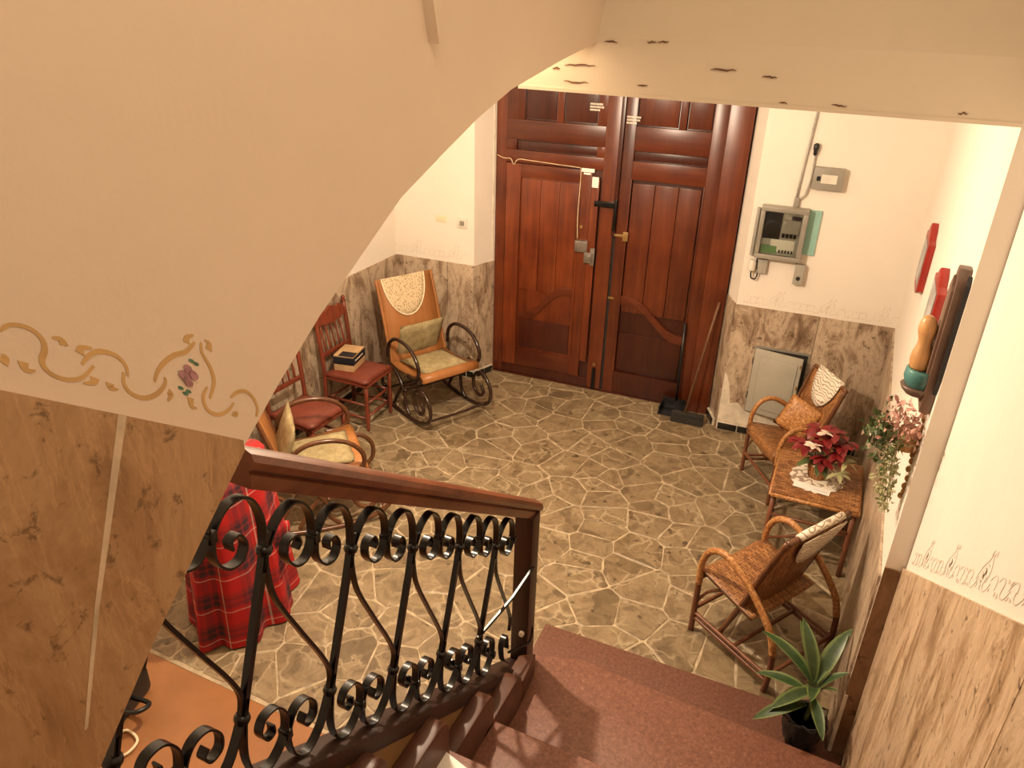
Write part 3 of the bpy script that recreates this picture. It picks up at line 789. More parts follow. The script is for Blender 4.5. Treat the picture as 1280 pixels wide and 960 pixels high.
def pillow(parent, name, mat, c, sz, rot, puff=.5, seed=1, label=None):
    """soft rectangular cushion"""
    m = MB(); rg = random.Random(seed); nu, nv = 10, 10; top = []; fs = []
    R3 = rot.to_matrix()
    def P(i, j, s):
        u = i / nu * 2 - 1; v = j / nv * 2 - 1
        e = (max(0, 1 - abs(u) ** 3) * max(0, 1 - abs(v) ** 3)) ** .5
        pinch = 1 - .05 * (1 - abs(v) ** 2) * abs(u) ** 4
        z = s * sz[2] / 2 * e + .006 * noise.noise(Vector((u * 3 + seed, v * 3, s)))
        return Vector(c) + R3 @ Vector((u * sz[0] / 2 * pinch, v * sz[1] / 2 * (1 - .05 * (1 - u * u) * abs(v) ** 4), z))
    for s in (1, -1):
        o = len(m.v)
        for i in range(nu + 1):
            for j in range(nv + 1): m.v.append(tuple(P(i, j, s)))
        for i in range(nu):
            for j in range(nv):
                a = o + i * (nv + 1) + j; m.f.append((a, a + nv + 1, a + nv + 2, a + 1))
    o = m.build(name, mat, parent, smooth=True, label=label)
    bm = bmesh.new(); bm.from_mesh(o.data); bmesh.ops.remove_doubles(bm, verts=bm.verts, dist=.0075); bmesh.ops.recalc_face_normals(bm, faces=bm.faces); bm.to_mesh(o.data); bm.free()
    return o
from mathutils import Euler

def rocking_chair(label, loc, rz, dark, lace=True):
    wd = 'bent_dark' if dark else 'bent_brown'
    t = thing('rocking_chair', label, 'chair', loc, rz, 'bentwood rocking chairs')
    W = .255
    # seat: a bent orange panel, front edge rolled down
    sp = [(-.24, .40), (-.12, .385), (.05, .40), (.18, .43), (.235, .445), (.262, .432), (.268, .40)]
    P = spline([(a, 0, b) for a, b in sp], 4)
    def f(u, v):
        i = min(len(P) - 1, int(round(u * (len(P) - 1)))); p = P[i]; return (p.x, (v * 2 - 1) * (W + .02), p.z)
    MB().grid(f, len(P) - 1, 4).build('seat', 'ply_orange', t, smooth='auto', solid=.022)
    bp = spline([(-.235, 0, .395), (-.29, 0, .56), (-.36, 0, .80), (-.455, 0, 1.07)], 5)
    def g(u, v):
        p = bp[int(round(u * (len(bp) - 1)))]; return (p.x, (v * 2 - 1) * (W + .01), p.z)
    bk = MB().grid(g, len(bp) - 1, 4).build('backrest', 'ply_orange', t, smooth='auto', solid=.022)
    for s in (1, -1): MB().tube([(p.x + .004, s * (W + .012), p.z) for p in bp], .015, 8).build('back_post', 'ply_orange' if dark else wd, t, smooth=True)
    if lace:
        # half-round lace hung over the top of the back
        m = MB(); ctr = []
        top = bp[-1]; dvec = (bp[-5] - bp[-1]); dvec.normalize(); nrm = Vector((dvec.z, 0, -dvec.x)).normalized()
        if nrm.x < 0: nrm = -nrm
        def h(u, v):
            a = PI * u; r = v
            yy = math.cos(a) * .205 * r; dd = math.sin(a) * .34 * r
            # follow the curved back
            q = dd; p = Vector(bp[-1]); i = len(bp) - 1
            while q > 0 and i > 0:
                sgm = (bp[i - 1] - bp[i]); L = sgm.length
                if q <= L: p = bp[i] + sgm * (q / L); q = 0
                else: q -= L; i -= 1; p = Vector(bp[i])
            return Vector((p.x, yy - .02, p.z)) + nrm * .018
        MB().grid(h, 24, 6).build('lace_cover', 'lace', t, smooth=True, solid=.004)
        rim = [h(i / 24, 1.0) for i in range(25)]
        MB().tube(rim, .007, 6).build('lace_edge', 'cream_rim', t, smooth=True)
    # cushion
    pillow(t, 'cushion', 'cushion_cloth', (-.215, 0, .575), (.36, .44, .06), Euler((0, -1.22, 0)), seed=3)
    pillow(t, 'cushion', 'cushion_cloth', (.01, 0, .435), (.42, .44, .05), Euler((0, -.07, 0)), seed=5)
    r = .016
    for s in (1, -1):
        y = s * (W + .045)
        # arm: closed bentwood loop rising from the seat side
        tube(t, 'armrest', wd, [(-.24, y, .46), (-.22, y, .58), (-.12, y, .665), (.03, y, .68), (.16, y, .64), (.24, y, .55), (.24, y, .46), (.18, y, .415), (.08, y, .41)], r)
        # runner with scrolls
        tube(t, 'rocker', wd, [(-.52, y, .20), (-.50, y, .115), (-.36, y, .05), (-.12, y, .017), (.12, y, .018), (.30, y, .055), (.40, y, .13), (.41, y, .24), (.34, y, .33), (.24, y, .34), (.17, y, .27), (.18, y, .17), (.26, y, .13), (.31, y, .18), (.28, y, .235)], r)
        tube(t, 'scroll', wd, [(-.50, y * .97, .17), (-.48, y * .97, .27), (-.40, y * .97, .33), (-.30, y * .97, .31), (-.26, y * .97, .22), (-.31, y * .97, .14), (-.38, y * .97, .17), (-.37, y * .97, .23)], r * .9)
        tube(t, 'scroll', wd, [(-.27, y * .95, .40), (-.12, y * .95, .34), (-.02, y * .95, .22), (.0, y * .95, .10), (.06, y * .95, .03)], r * .9)
        tube(t, 'scroll', wd, [(.22, y * .93, .40), (.10, y * .93, .33), (-.04, y * .93, .26), (-.14, y * .93, .14), (-.20, y * .93, .04)], r * .9)
    for x, z in ((.36, .10), (-.42, .075), (.0, .24)):
        tube(t, 'stretcher', wd, [(x, -W - .045, z), (x, 0, z - .01), (x, W + .045, z)], .011)
    return t
rocking_chair('orange rocking chair with dark bentwood loops standing beside the door corner', (-3.05, 5.12, .0), math.radians(-27), True)
rocking_chair('brown bentwood rocking chair right behind the wooden handrail', (-2.99, 3.50, .0), math.radians(46), False, lace=False)

def dining_chair(label, loc, rz):
    t = thing('dining_chair', label, 'chair', loc, rz, 'red brown wooden chairs by the left wall')
    S = .40
    def turned(x, y, z0, z1, lean=0, nm='leg'):
        pr = [(0, .012), (.06, .017), (.12, .013), (.2, .019), (.45, .021), (.6, .015), (.66, .022), (.72, .017), (1, .021)]
        MB().tube([(x + lean * (1 - f), y, z0 + (z1 - z0) * f) for f, _ in pr], [r for _, r in pr], 10).build(nm, 'chair_wood', t, smooth=True)
    for y in (-.17, .17): turned(.19, y, 0, .42)
    for y in (-.19, .19):
        MB().tube(spline([(-.20, y, 0), (-.19, y, .42), (-.20, y, .60), (-.235, y, .94)], 4), [.017] * 13, 8).build('leg', 'chair_wood', t, smooth=True)
        MB().lathe([(.017, 0), (.02, .015), (.012, .025), (.019, .04), (.004, .06)], 10, (-.237, y, .935)).build('finial', 'chair_wood', t, smooth=True)
    MB().box((-.205, -.195, .40), (.215, .195, .425)).build('seat_frame', 'chair_wood', t, bevel=.006)
    pillow(t, 'seat', 'seat_leather', (.005, 0, .436), (.44, .41, .065), Euler((0, 0, 0)), seed=8)
    # crest rail with curved top, lower rail, spindles
    n = 14; top = []; bot = []
    for i in range(n + 1):
        u = i / n * 2 - 1; y = u * .19
        z = .905 + .05 * (1 - u * u) + .012 * math.cos(u * PI * 3)
        top.append((-.244, y, z)); bot.append((-.236, y, .83 - .012 * math.cos(u * PI)))
    MB().prism(bot + top[::-1], (.02, 0, 0)).build('crest_rail', 'chair_wood', t, bevel=.003)
    MB().box((-.215, -.19, .575), (-.193, .19, .61)).build('back_rail', 'chair_wood', t, bevel=.004)
    for i in range(5):
        y = -.124 + .062 * i
        MB().tube([(-.205, y, .605), (-.212, y, .66), (-.225, y, .72), (-.238, y, .78), (-.244, y, .83)], [.006, .010, .006, .010, .006], 8).build('spindle', 'chair_wood', t, smooth=True)
    for z in (.13, .25):
        MB().tube([(.19, -.17, z), (.19, 0, z), (.19, .17, z)], [.009, .013, .009], 8).build('stretcher', 'chair_wood', t, smooth=True)
        for y in (-.168, .168): MB().tube([(.19, y, z - .02), (0, y, z - .02), (-.195, y, z - .02)], [.009, .013, .009], 8).build('stretcher', 'chair_wood', t, smooth=True)
    MB().tube([(-.195, -.165, .2), (-.195, .165, .2)], .011, 8).build('stretcher', 'chair_wood', t, smooth=True)
    return t
dining_chair('red brown spindle back chair with a cardboard box on its seat', (-3.50, 4.66, 0), math.radians(1))
dining_chair('red brown spindle back chair half hidden by the arched wall', (-3.42, 3.91, 0), math.radians(-3))

# box on the chair
bx = thing('cardboard_box', 'small cardboard box with black printed band on the wooden chair', 'box', (-3.575, 4.66, .462), math.radians(12))
MB().box((-.085, -.115, 0), (.085, .115, .135)).build('carton', 'box_card', bx, bevel=.003)
MB().box((-.088, -.118, .06), (.088, .118, .125)).build('printed_band', 'box_label', bx, bevel=.002, label='black printed band')
MB().box((-.04, -.119, .137), (.088, -.03, .1385)).build('printed_corner', 'box_label', bx)
m_ = MB()
for i in range(6): m_.box((.0885, -.08 + i * .026, .085), (.0893, -.064 + i * .026, .10))
m_.build('lettering', 'pale_text', bx)

def wicker_armchair(label, loc, rz):
    """front at x=0, back towards +x"""
    t = thing('wicker_armchair', label, 'chair', loc, rz, 'wicker armchairs by the right wall')
    W = .265
    for s in (1, -1):
        y = s * W
        tube(t, 'leg', 'cane_leg', [(0, y, 0), (.0, y, .18), (.0, y, .36)], .017)
        tube(t, 'leg', 'cane_leg', [(.52, y, 0), (.53, y, .12), (.525, y, .26)], .017)
        tube(t, 'armrest', 'wicker_wrap', [(.0, y, .34), (.0, y, .48), (.03, y, .57), (.09, y, .62), (.17, y, .625), (.28, y, .57), (.40, y, .47), (.49, y, .36), (.525, y, .25)], .019)
        tube(t, 'back_post', 'bent_brown', [(.17, y * .9, .10), (.28, y * .9, .40), (.365, y * .9, .66), (.45, y * .9, .90)], .016)
        for dz in (0, .035): tube(t, 'runner', 'cane_leg', [(.0, y, .10 + dz), (.26, y, .085 + dz), (.53, y, .07 + dz)], .011)
        tube(t, 'brace', 'cane_leg', [(.0, y, .20), (.05, y * .9, .30), (.14, y * .9, .38)], .009)
    tube(t, 'stretcher', 'cane_leg', [(.0, -W, .16), (.0, 0, .16), (.0, W, .16)], .012)
    tube(t, 'stretcher', 'cane_leg', [(.53, -W, .12), (.53, 0, .12), (.53, W, .12)], .012)
    tube(t, 'stretcher', 'cane_leg', [(.28, -W, .10), (.28, 0, .10), (.28, W, .10)], .012)
    tube(t, 'top_rail', 'bent_brown', [(.455, -W * .92, .90), (.46, 0, .91), (.455, W * .92, .90)], .016)
    # seat, rolled over the front
    sp = spline([(-.012, 0, .34), (-.022, 0, .385), (.0, 0, .412), (.06, 0, .405), (.2, 0, .375), (.36, 0, .345)], 5)
    f = lambda u, v: (sp[int(round(u * (len(sp) - 1)))].x, (v * 2 - 1) * (W - .005), sp[int(round(u * (len(sp) - 1)))].z + .012 * (2 * v - 1) ** 2)
    MB().grid(f, len(sp) - 1, 8, uvs=(.5, .55)).build('seat', 'wicker', t, smooth=True, solid=.016)
    b0, b1 = Vector((.265, 0, .335)), Vector((.45, 0, .90))
    g = lambda u, v: (b0.x + (b1.x - b0.x) * u + .02 * (1 - (2 * v - 1) ** 2), (v * 2 - 1) * (W * .9), b0.z + (b1.z - b0.z) * u)
    MB().grid(g, 10, 8, uvs=(.6, .55)).build('backrest', 'wicker', t, smooth=True, solid=.014)
    # white cover hung over the top rail, half round on both faces
    d = (b0 - b1).normalized(); nr = Vector((-d.z, 0, d.x)); 
    if nr.x < 0: nr = -nr
    for s in (1, -1):
        def h(u, v):
            a = PI * u; q = b1 + d * (math.sin(a) * .24 * v) + Vector((0, math.cos(a) * .17 * v, 0))
            return q + nr * s * .026 + Vector((.02 * (1 if s > 0 else 1), 0, .012))
        MB().grid(h, 22, 5).build('back_cover', 'lace_white', t, smooth=True, solid=.004)
    MB().tube([(.462, -.17, .918), (.462, .17, .918)], .021, 8).build('cover_fold', 'lace_white', t, smooth=True)
    return t
wicker_armchair('orange wicker armchair nearest the stair, white cover on its back', (-.26, 3.70, 0), math.radians(-31))
w2_ = wicker_armchair('orange wicker armchair beyond the small wicker table, in the far corner', (-.315, 5.14, 0), math.radians(33)); w2_.scale = (.9, .88, .98)
cu = thing('cushion', 'brown woven cushion propped cornerwise on the far wicker armchair', 'cushion', (-.115, 5.24, .585), math.radians(33))
pillow(cu, 'cover', 'wicker_wrap', (0, 0, 0), (.26, .26, .07), Euler((PI / 4, -1.1, 0), 'XYZ'), seed=4)

# small table
tb = thing('wicker_table', 'small square wicker table carrying a poinsettia, between the two armchairs', 'table', (.09, 4.62, 0), math.radians(1))
m = MB().grid(lambda u, v: ((u * 2 - 1) * .255, (v * 2 - 1) * .29, .492), 6, 6, uvs=(.5, .55)); m.build('tabletop', 'wicker', tb, solid=.022)
for a in (-1, 1):
    MB().tube([(a * .255, -.29, .485), (a * .255, .29, .485)], .014, 8).build('edge_rail', 'wicker_wrap', tb, smooth=True)
    MB().tube([(-.255, a * .29, .485), (.255, a * .29, .485)], .014, 8).build('edge_rail', 'wicker_wrap', tb, smooth=True)
    for b in (-1, 1): MB().tube([(a * .24, b * .27, 0), (a * .235, b * .265, .47)], .016, 8).build('leg', 'cane_leg', tb, smooth=True)
    MB().tube([(-.24, a * .27, .33), (.24, a * .27, .33)], .011, 8).build('stretcher', 'cane_leg', tb, smooth=True)
    MB().tube([(a * .24, -.27, .14), (a * .24, .27, .14)], .011, 8).build('stretcher', 'cane_leg', tb, smooth=True)
    MB().tube([(-.24, a * .27, .14), (.24, a * .27, .33)], .009, 8).build('brace', 'cane_leg', tb, smooth=True)
TZ = .504
dl = MB()
for i in range(32):
    a = 2 * PI * i / 32; r = 1 + .04 * math.cos(a * 16)
    dl.v.append((.16 * r * math.cos(a), .19 * r * math.sin(a), 0))
dl.f.append(tuple(range(32)))
dlo = dl.build('doily', 'lace_white', None, solid=.003, off=1); dlo.location = (.085, 4.62, TZ); dlo.rotation_euler = (0, 0, -.3)
tag(dlo, 'oval white lace doily under the poinsettia basket', 'doily')
cd = MB().box((-.11, -.035, 0), (.11, .035, .003)).build('card', 'white_paper'); cd.location = (.065, 4.475, TZ + .0035); cd.rotation_euler = (0, 0, -.10)
tag(cd, 'narrow white card with a line of print on the doily', 'card')
m = MB()
for i in range(9): m.box((.015 + i * .009, -.012, .003), (.021 + i * .009, -.006, .0035))
m.build('printed_line', 'lilac_print', cd)

# leaf meshes
def leaf_mesh(name, L, W, droop, mat, fold=.25, n=6):
    m = MB()
    for i in range(n + 1):
        f = i / n; w_ = W / 2 * math.sin(PI * min(1, f * .92 + .06)) ** .8 if i < n else .0005
        x = L * (f - .12 * droop * f * f); z = -droop * L * f * f * .6
        for j, s in enumerate((-1, 0, 1)):
            m.uv[len(m.v)] = (.5 + s * .5, f); m.v.append((x, s * w_, z + abs(s) * w_ * fold))
    for i in range(n):
        for j in range(2):
            a = i * 3 + j; m.f.append((a, a + 3, a + 4, a + 1))
    me = bpy.data.meshes.new(name); me.from_pydata(m.v, [], m.f)
    ul = me.uv_layers.new(name='UVMap')
    for lp in me.loops: ul.data[lp.index].uv = m.uv[lp.vertex_index]
    for p in me.polygons: p.use_smooth = True
    me.materials.append(MATS[mat]); return me

# poinsettia
pn = thing('poinsettia', 'artificial poinsettia with dark red and white leaves in orange basket on the table', 'plant', (.075, 4.63, TZ + .0035))
MB().lathe([(.042, 0), (.046, .004), (.058, .085), (.064, .10), (.06, .105), (.05, .095)], 18).build('basket', 'figure_wood', pn, smooth='auto')
m = MB()
for i in range(18):
    a = 2 * PI * i / 18; m.tube([(.047 * math.cos(a), .047 * math.sin(a), .003), (.063 * math.cos(a), .063 * math.sin(a), .10)], .005, 6)
m.build('basket_ribs', 'wicker_wrap', pn, smooth=True)
rp = random.Random(5)
lr = leaf_mesh('leaf', .095, .050, .5, 'leaf_red'); lw = leaf_mesh('leaf', .06, .034, .3, 'leaf_white'); lg = leaf_mesh('leaf', .10, .045, .7, 'leaf_green'); lp = leaf_mesh('leaf', .085, .03, .6, 'leaf_pale')
heads = [(0, 0, .28), (-.10, -.02, .22), (.09, -.05, .21), (.02, .10, .31), (-.07, .09, .29), (.13, .07, .25), (.0, -.10, .20), (-.13, .05, .20), (.06, .02, .32), (-.03, -.04, .27), (.10, .0, .26)]
for hi_, (x, y, z) in enumerate(heads):
    MB().tube(spline([(x * .1, y * .1, .07), (x * .5, y * .5, .14), (x, y, z)], 3), .004, 5).build('stem', 'leaf_green', pn)
    for k in range(10):
        a = 2 * PI * k / 10 + rp.random(); tilt = rp.uniform(-.35, .35) + (.2 if k % 2 else 0)
        inst('leaf', lr, pn, (x, y, z + rp.uniform(-.01, .012)), (rp.uniform(-.3, .3), tilt, a), [rp.uniform(.75, 1.1)] * 3)
for (x, y, z) in [(-.055, -.095, .265), (-.01, -.01, .325), (.15, -.06, .18), (.12, -.12, .13)]:
    for k in range(6): inst('leaf', lw if x < .1 else lp, pn, (x, y, z), (rp.uniform(-.3, .3), rp.uniform(-.3, .3), 2 * PI * k / 6 + rp.random()))
for k in range(10):
    a = rp.uniform(0, 2 * PI); inst('leaf', lg, pn, (.05 * math.cos(a), .05 * math.sin(a), .12), (0, rp.uniform(-.2, .4), a))

# dracaena in black pot on the lowest step
dp = thing('potted_plant', 'broad leaved green plant in black plastic pot at the stair foot', 'plant', (.252, 2.93, .052))
MB().lathe([(.062, 0), (.066, .004), (.082, .15), (.087, .155), (.087, .165), (.079, .165), (.076, .14)], 20).build('pot', 'black_plastic', dp, smooth='auto')
MB().lathe([(.074, .135), (.076, .14)], 16).build('soil', 'soil', dp)
bg = MB()
def bagf(u, v):
    a = 2 * PI * u; r = .072 + .026 * v + .008 * math.sin(a * 7 + v * 4) + .005 * math.sin(a * 13)
    return (r * math.cos(a), r * math.sin(a), .002 + v * .17 + .014 * math.sin(a * 3) * v)
bg.grid(bagf, 42, 8).build('clear_wrap', 'clear_bag', dp, smooth=True, solid=.001)
MB().tube(spline([(0, 0, .12), (.01, 0, .24), (-.005, .0, .34)], 4), .011, 6).build('stem', 'leaf_green', dp, smooth=True)
ld = leaf_mesh('leaf', .31, .075, .6, 'leaf_dracaena', .35, 10)
ls = [(3.35, .55, .34, .9), (2.5, -.55, .36, 1.05), (1.9, -.75, .36, 1.0), (1.1, -1.15, .36, .95), (.2, -1.3, .32, .65), (4.1, -.35, .34, .8), (5.0, -.2, .30, .7), (2.9, -.2, .30, .85), (3.6, .15, .24, .85), (1.2, -1.0, .37, 1.0), (5.8, -1.2, .32, .5), (4.6, -.9, .35, .8), (1.55, -.3, .26, .85), (2.2, -1.15, .38, .9)]
for a, tl, z, s in ls: inst('leaf', ld, dp, (.012 * math.cos(a), .012 * math.sin(a), z), (rp.uniform(-.25, .25), tl, a), [s] * 3)

# hanging pot with trailing leaves on the right wall
hp = thing('hanging_plant', 'wall pot of pinkish and trailing pale green leaves hung on a woven strap', 'plant', (.345, 3.06, 1.64))
MB().lathe([(.030, 0), (.033, .004), (.040, .085), (.038, .095), (.03, .085)], 16).build('pot', 'figure_wood', hp, smooth='auto')
for z in (.03, .055): MB().lathe([(.036, z), (.040, z + .006), (.037, z + .012)], 16).build('painted_band', 'lace', hp, smooth=True)
m = MB()
for k in range(14):
    z = .20 - k * .032; m.lathe([(.003, -.014), (.009, -.006), (.009, .006), (.003, .014)], 8, (.036 - (k % 2) * .004, .02 * math.sin(k), z))
m.build('woven_strap', 'rope', hp, smooth=True)
def blob_leaves(mb, n, fn, s, rg):
    for _ in range(n):
        p, d = fn(); p = Vector(p); d = Vector(d).normalized(); sd = d.cross(Vector((rg.uniform(-1, 1), rg.uniform(-1, 1), rg.uniform(-1, 1)))).normalized()
        L = s * rg.uniform(.7, 1.3); up = sd.cross(d) * L * .15
        mb.add([p, p + d * L * .5 + sd * L * .28 + up, p + d * L, p + d * L * .5 - sd * L * .28 + up], [(0, 1, 2), (0, 2, 3)])
rg = random.Random(9)
def rnd(c, r): return lambda: ((c[0] + rg.gauss(0, r[0]), c[1] + rg.gauss(0, r[1]), c[2] + rg.gauss(0, r[2])), (rg.gauss(0, 1), rg.gauss(0, 1), rg.gauss(0, 1)))
def cap(fn):
    def g():
        p, d = fn(); return (min(p[0], .022), p[1], p[2]), (min(d[0], -.1), d[1], d[2])
    return g
m = MB(); blob_leaves(m, 150, cap(rnd((-.03, -.02, .13), (.045, .07, .028))), .032, rg); o_ = m.build('pink_foliage', 'leaf_pink', hp); o_['kind'] = 'stuff'
m = MB(); blob_leaves(m, 170, cap(rnd((-.085, .0, .05), (.030, .05, .045))), .040, rg); o_ = m.build('green_foliage', 'leaf_green', hp); o_['kind'] = 'stuff'
m = MB()
for q in range(5):
    x0, y0 = rg.uniform(-.07, -.02), rg.uniform(-.06, .05)
    path = spline([(x0 * .4, y0 * .4, .09), (x0, y0, .07), (x0 * 1.1 + .0, y0, -.04), (x0 + .01, y0, -.14), (x0 + .02, y0, -.2 - .02 * q)], 4)
    m.tube(path, .002, 4)
    for p in path[4:]:
        blob_leaves(m, 5, cap(lambda p=p: ((p.x + rg.gauss(0, .012), p.y + rg.gauss(0, .015), p.z + rg.gauss(0, .01)), (rg.gauss(0, 1), rg.gauss(0, 1), rg.gauss(-.3, .6)))), .028, rg)
o_ = m.build('trailing_foliage', 'leaf_pale', hp); o_['kind'] = 'stuff'
m = MB(); blob_leaves(m, 14, cap(rnd((-.08, -.03, .03), (.035, .04, .05))), .03, rg); o_ = m.build('white_blossoms', 'leaf_white', hp); o_['kind'] = 'stuff'

# pictures on the right wall, seen nearly edge on
def red_picture(y0, y1, z0, z1, label):
    t = thing('picture_frame', label, 'picture', (XR - .001, (y0 + y1) / 2, (z0 + z1) / 2), 0)
    w_, h_ = (y1 - y0) / 2, (z1 - z0) / 2
    n = 12; poly = [(0, -w_, -h_ * .8), (0, -w_ * .5, -h_), (0, w_ * .5, -h_), (0, w_, -h_ * .8), (0, w_, h_ * .65), (0, w_ * .55, h_ * .72), (0, w_ * .35, h_ * .95), (0, 0, h_ * 1.12), (0, -w_ * .35, h_ * .95), (0, -w_ * .55, h_ * .72), (0, -w_, h_ * .65)]
    MB().prism(poly, (-.035, 0, 0)).build('frame', 'red_frame', t, bevel=.005)
    MB().box((-.038, -w_ * .75, -h_ * .72), (-.034, w_ * .75, h_ * .55)).build('picture', 'picture_grey', t)
    return t
red_picture(4.62, 4.98, 1.78, 2.14, 'red carved picture frame hung highest on the right wall, nearer the corner')
red_picture(3.52, 3.86, 1.90, 2.20, 'red carved picture frame between the dark plaque and the corner one')
pl = thing('wall_plaque', 'tall dark wooden wall plaque bearing a carved figure over a teal bowl', 'plaque', (XR - .001, 3.05, 1.84))
MB().prism([(0, -.06, .0), (0, .06, .0), (0, .08, .15), (0, .06, .50), (0, .03, .56), (0, -.03, .56), (0, -.06, .50), (0, -.07, .15)], (-.040, 0, 0)).build('board', 'plaque_wood', pl, bevel=.006)
MB().prism([(0, -.045, .04), (0, .045, .04), (0, .06, .16), (0, .045, .48), (0, 0, .53), (0, -.045, .48), (0, -.055, .16)], (-.050, 0, 0)).build('raised_field', 'plaque_wood', pl, bevel=.004)
MB().tube(spline([(-.075, 0, .15), (-.078, 0, .20), (-.078, .0, .25), (-.08, 0, .30), (-.085, 0, .345), (-.085, .0, .365)], 3), [.03, .034, .036, .036, .034, .03, .026, .025, .028, .032, .033, .03, .026, .022, .016, .008], 12).build('carved_figure', 'figure_wood', pl, smooth=True)
MB().lathe([(.004, 0), (.03, .004), (.055, .025), (.064, .055), (.062, .085), (.056, .095), (.05, .085), (.03, .06)], 22, (-.055, 0, .065)).build('bowl', 'teal_glaze', pl, smooth=True)
MB().lathe([(.012, -.012), (.045, .0), (.062, .018), (.068, .032), (.06, .036)], 22, (-.055, 0, .052)).build('bowl_stand', 'plaque_wood', pl, smooth=True)
pl2 = MB().prism([(XR - .001, 2.950, 2.0), (XR - .001, 2.972, 1.93), (XR - .001, 2.972, 2.39), (XR - .001, 2.950, 2.36)], (-.014, 0, 0)).build('dark_strip', 'black_plastic')
tag(pl2, 'narrow dark strip standing against the near edge of the wooden plaque', 'strip')

# ------------------------------------------------------------ things on the front wall (right part)
def wthing(name, label, cat, s, z): return thing(name, label, cat, FW(s, -.001, z), AN)
mb_ = wthing('meter_box', 'grey electricity meter box with clear window on the front wall', 'meter box', .07, 1.52)
MB().box((0, -.05, 0), (.33, 0, .39)).build('case', 'grey_plastic', mb_, bevel=.006)
for b in [((0, -.085, 0), (.33, -.05, .035)), ((0, -.085, .355), (.33, -.05, .39)), ((0, -.085, .035), (.03, -.05, .355)), ((.295, -.085, .035), (.33, -.05, .355))]:
    MB().box(*b).build('cover_frame', 'grey_metal', mb_, bevel=.004)
MB().box((.03, -.08, .035), (.295, -.078, .355)).build('window_pane', 'clear_plastic', mb_)
MB().box((.035, -.056, .15), (.155, -.05, .345)).build('meter', 'black_plastic', mb_, bevel=.002)
MB().lathe([(.05, 0), (.05, .018), (.04, .022)], 18).build('meter_dial', 'black_plastic', mb_)
bpy.data.objects[-1 if False else 'meter_dial'].rotation_euler = (PI / 2, 0, 0); bpy.data.objects['meter_dial'].location = (.095, -.052, .24)
MB().box((.16, -.058, .18), (.285, -.05, .30)).build('panel_plate', 'grey_metal', mb_, bevel=.002)
for i in range(4): MB().box((.17 + i * .027, -.064, .17), (.19 + i * .027, -.058, .20)).build('breaker_switch', 'black_plastic', mb_)
MB().box((.10, -.058, .06), (.27, -.05, .15)).build('lower_plate', 'switch_white', mb_, bevel=.002)
MB().box((.04, -.060, .045), (.15, -.05, .10)).build('green_card', 'green_card', mb_)
MB().box((.22, -.062, .305), (.285, -.05, .33)).build('black_module', 'black_plastic', mb_)
for i in range(5): MB().box((.165 + i * .022, -.063, .055), (.177 + i * .022, -.058, .075)).build('terminal', 'black_plastic', mb_)
MB().box((-.035, -.035, .0), (-.012, 0, .36)).build('side_channel', 'grey_plastic', mb_, bevel=.004)
tc_ = wthing('teal_card', 'teal card tucked between the meter box and the wall', 'card', .40, 1.57)
MB().box((0.002, -.012, 0), (.085, 0, .33)).build('card', 'teal_card', tc_)
sk = wthing('socket_box', 'grey socket box directly below the right edge of the meter box', 'socket', .375, 1.345)
MB().box((0, -.05, 0), (.07, 0, .155)).build('case', 'grey_plastic', sk, bevel=.005)
MB().tube([(.035, -.055, .05), (.035, -.04, .05)], .016, 10).build('socket_hole', 'dark_void', sk)
sk2 = wthing('socket_box', 'white plug with black cable beside grey socket below the meter box', 'socket', .055, 1.37)
MB().box((0.05, -.035, 0.02), (.12, 0, .13)).build('case', 'grey_plastic', sk2, bevel=.005)
MB().lathe([(.012, 0), (.028, .01), (.03, .07), (.022, .09)], 12, (.012, -.035, .03)).build('plug', 'switch_white', sk2, smooth='auto')
MB().tube(spline([(.012, -.035, .03), (.02, -.04, -.02), (.05, -.035, -.025), (.06, -.03, .02), (.045, -.03, .10), (.04, -.03, .15)], 4), .006, 6).build('cable', 'black_plastic', sk2, smooth=True)
bb = wthing('breaker_box', 'small grey switch box mounted above and right of the meter box', 'switch box', .375, 2.055)
MB().box((0, -.06, 0), (.20, 0, .155)).build('case', 'grey_metal', bb, bevel=.006)
MB().box((.055, -.064, .05), (.16, -.058, .11)).build('label_plate', 'switch_white', bb)
for i in range(3): MB().box((.06 + i * .02, -.068, .065), (.072 + i * .02, -.064, .095)).build('switch_lever', 'switch_white', bb)
MB().box((.025, -.066, .065), (.048, -.058, .095)).build('switch_lever', 'black_plastic', bb)
cdt = wthing('conduit', 'thin grey cable pipe running down the wall into the meter box', 'cable', .29, 1.91)
MB().tube([(.0, -.012, .06), (.01, -.012, .30), (.03, -.012, .62), (.032, -.012, 1.65)], .008, 8).build('pipe', 'wire_grey', cdt, smooth=True)
MB().tube(spline([(.02, -.02, .06), (.055, -.02, .10), (.072, -.015, .22), (.072, -.012, .34), (.07, -.012, .42)], 4), .007, 6).build('branch_cable', 'wire_grey', cdt, smooth=True)
MB().box((-.012, -.03, .0), (.024, 0, .07)).build('gland', 'grey_metal', cdt, bevel=.004)
MB().lathe([(.006, 0), (.014, .01), (.014, .03), (.02, .05), (.02, .075), (.008, .085)], 10, (.068, -.022, .37)).build('lamp_holder', 'black_plastic', cdt, smooth=True)
swi = thing('light_switch', 'small square light switch on the wall left of the door', 'switch', FW(-2.42, -.001, 1.415), AN)
MB().box((0, -.012, 0), (.09, 0, .085)).build('plate', 'switch_white', swi, bevel=.004)
MB().box((.024, -.018, .022), (.066, -.012, .063)).build('rocker', 'grey_metal', swi, bevel=.003)
bl = MB().box((0, -.004, 0), (.10, 0, .06)).build('blank_plate', 'cream_rim', None, bevel=.002); bl.location = FW(-2.63, -.001, 1.44); bl.rotation_euler = (0, 0, AN)
tag(bl, 'pale blank cover plate left of the square light switch', 'cover plate')
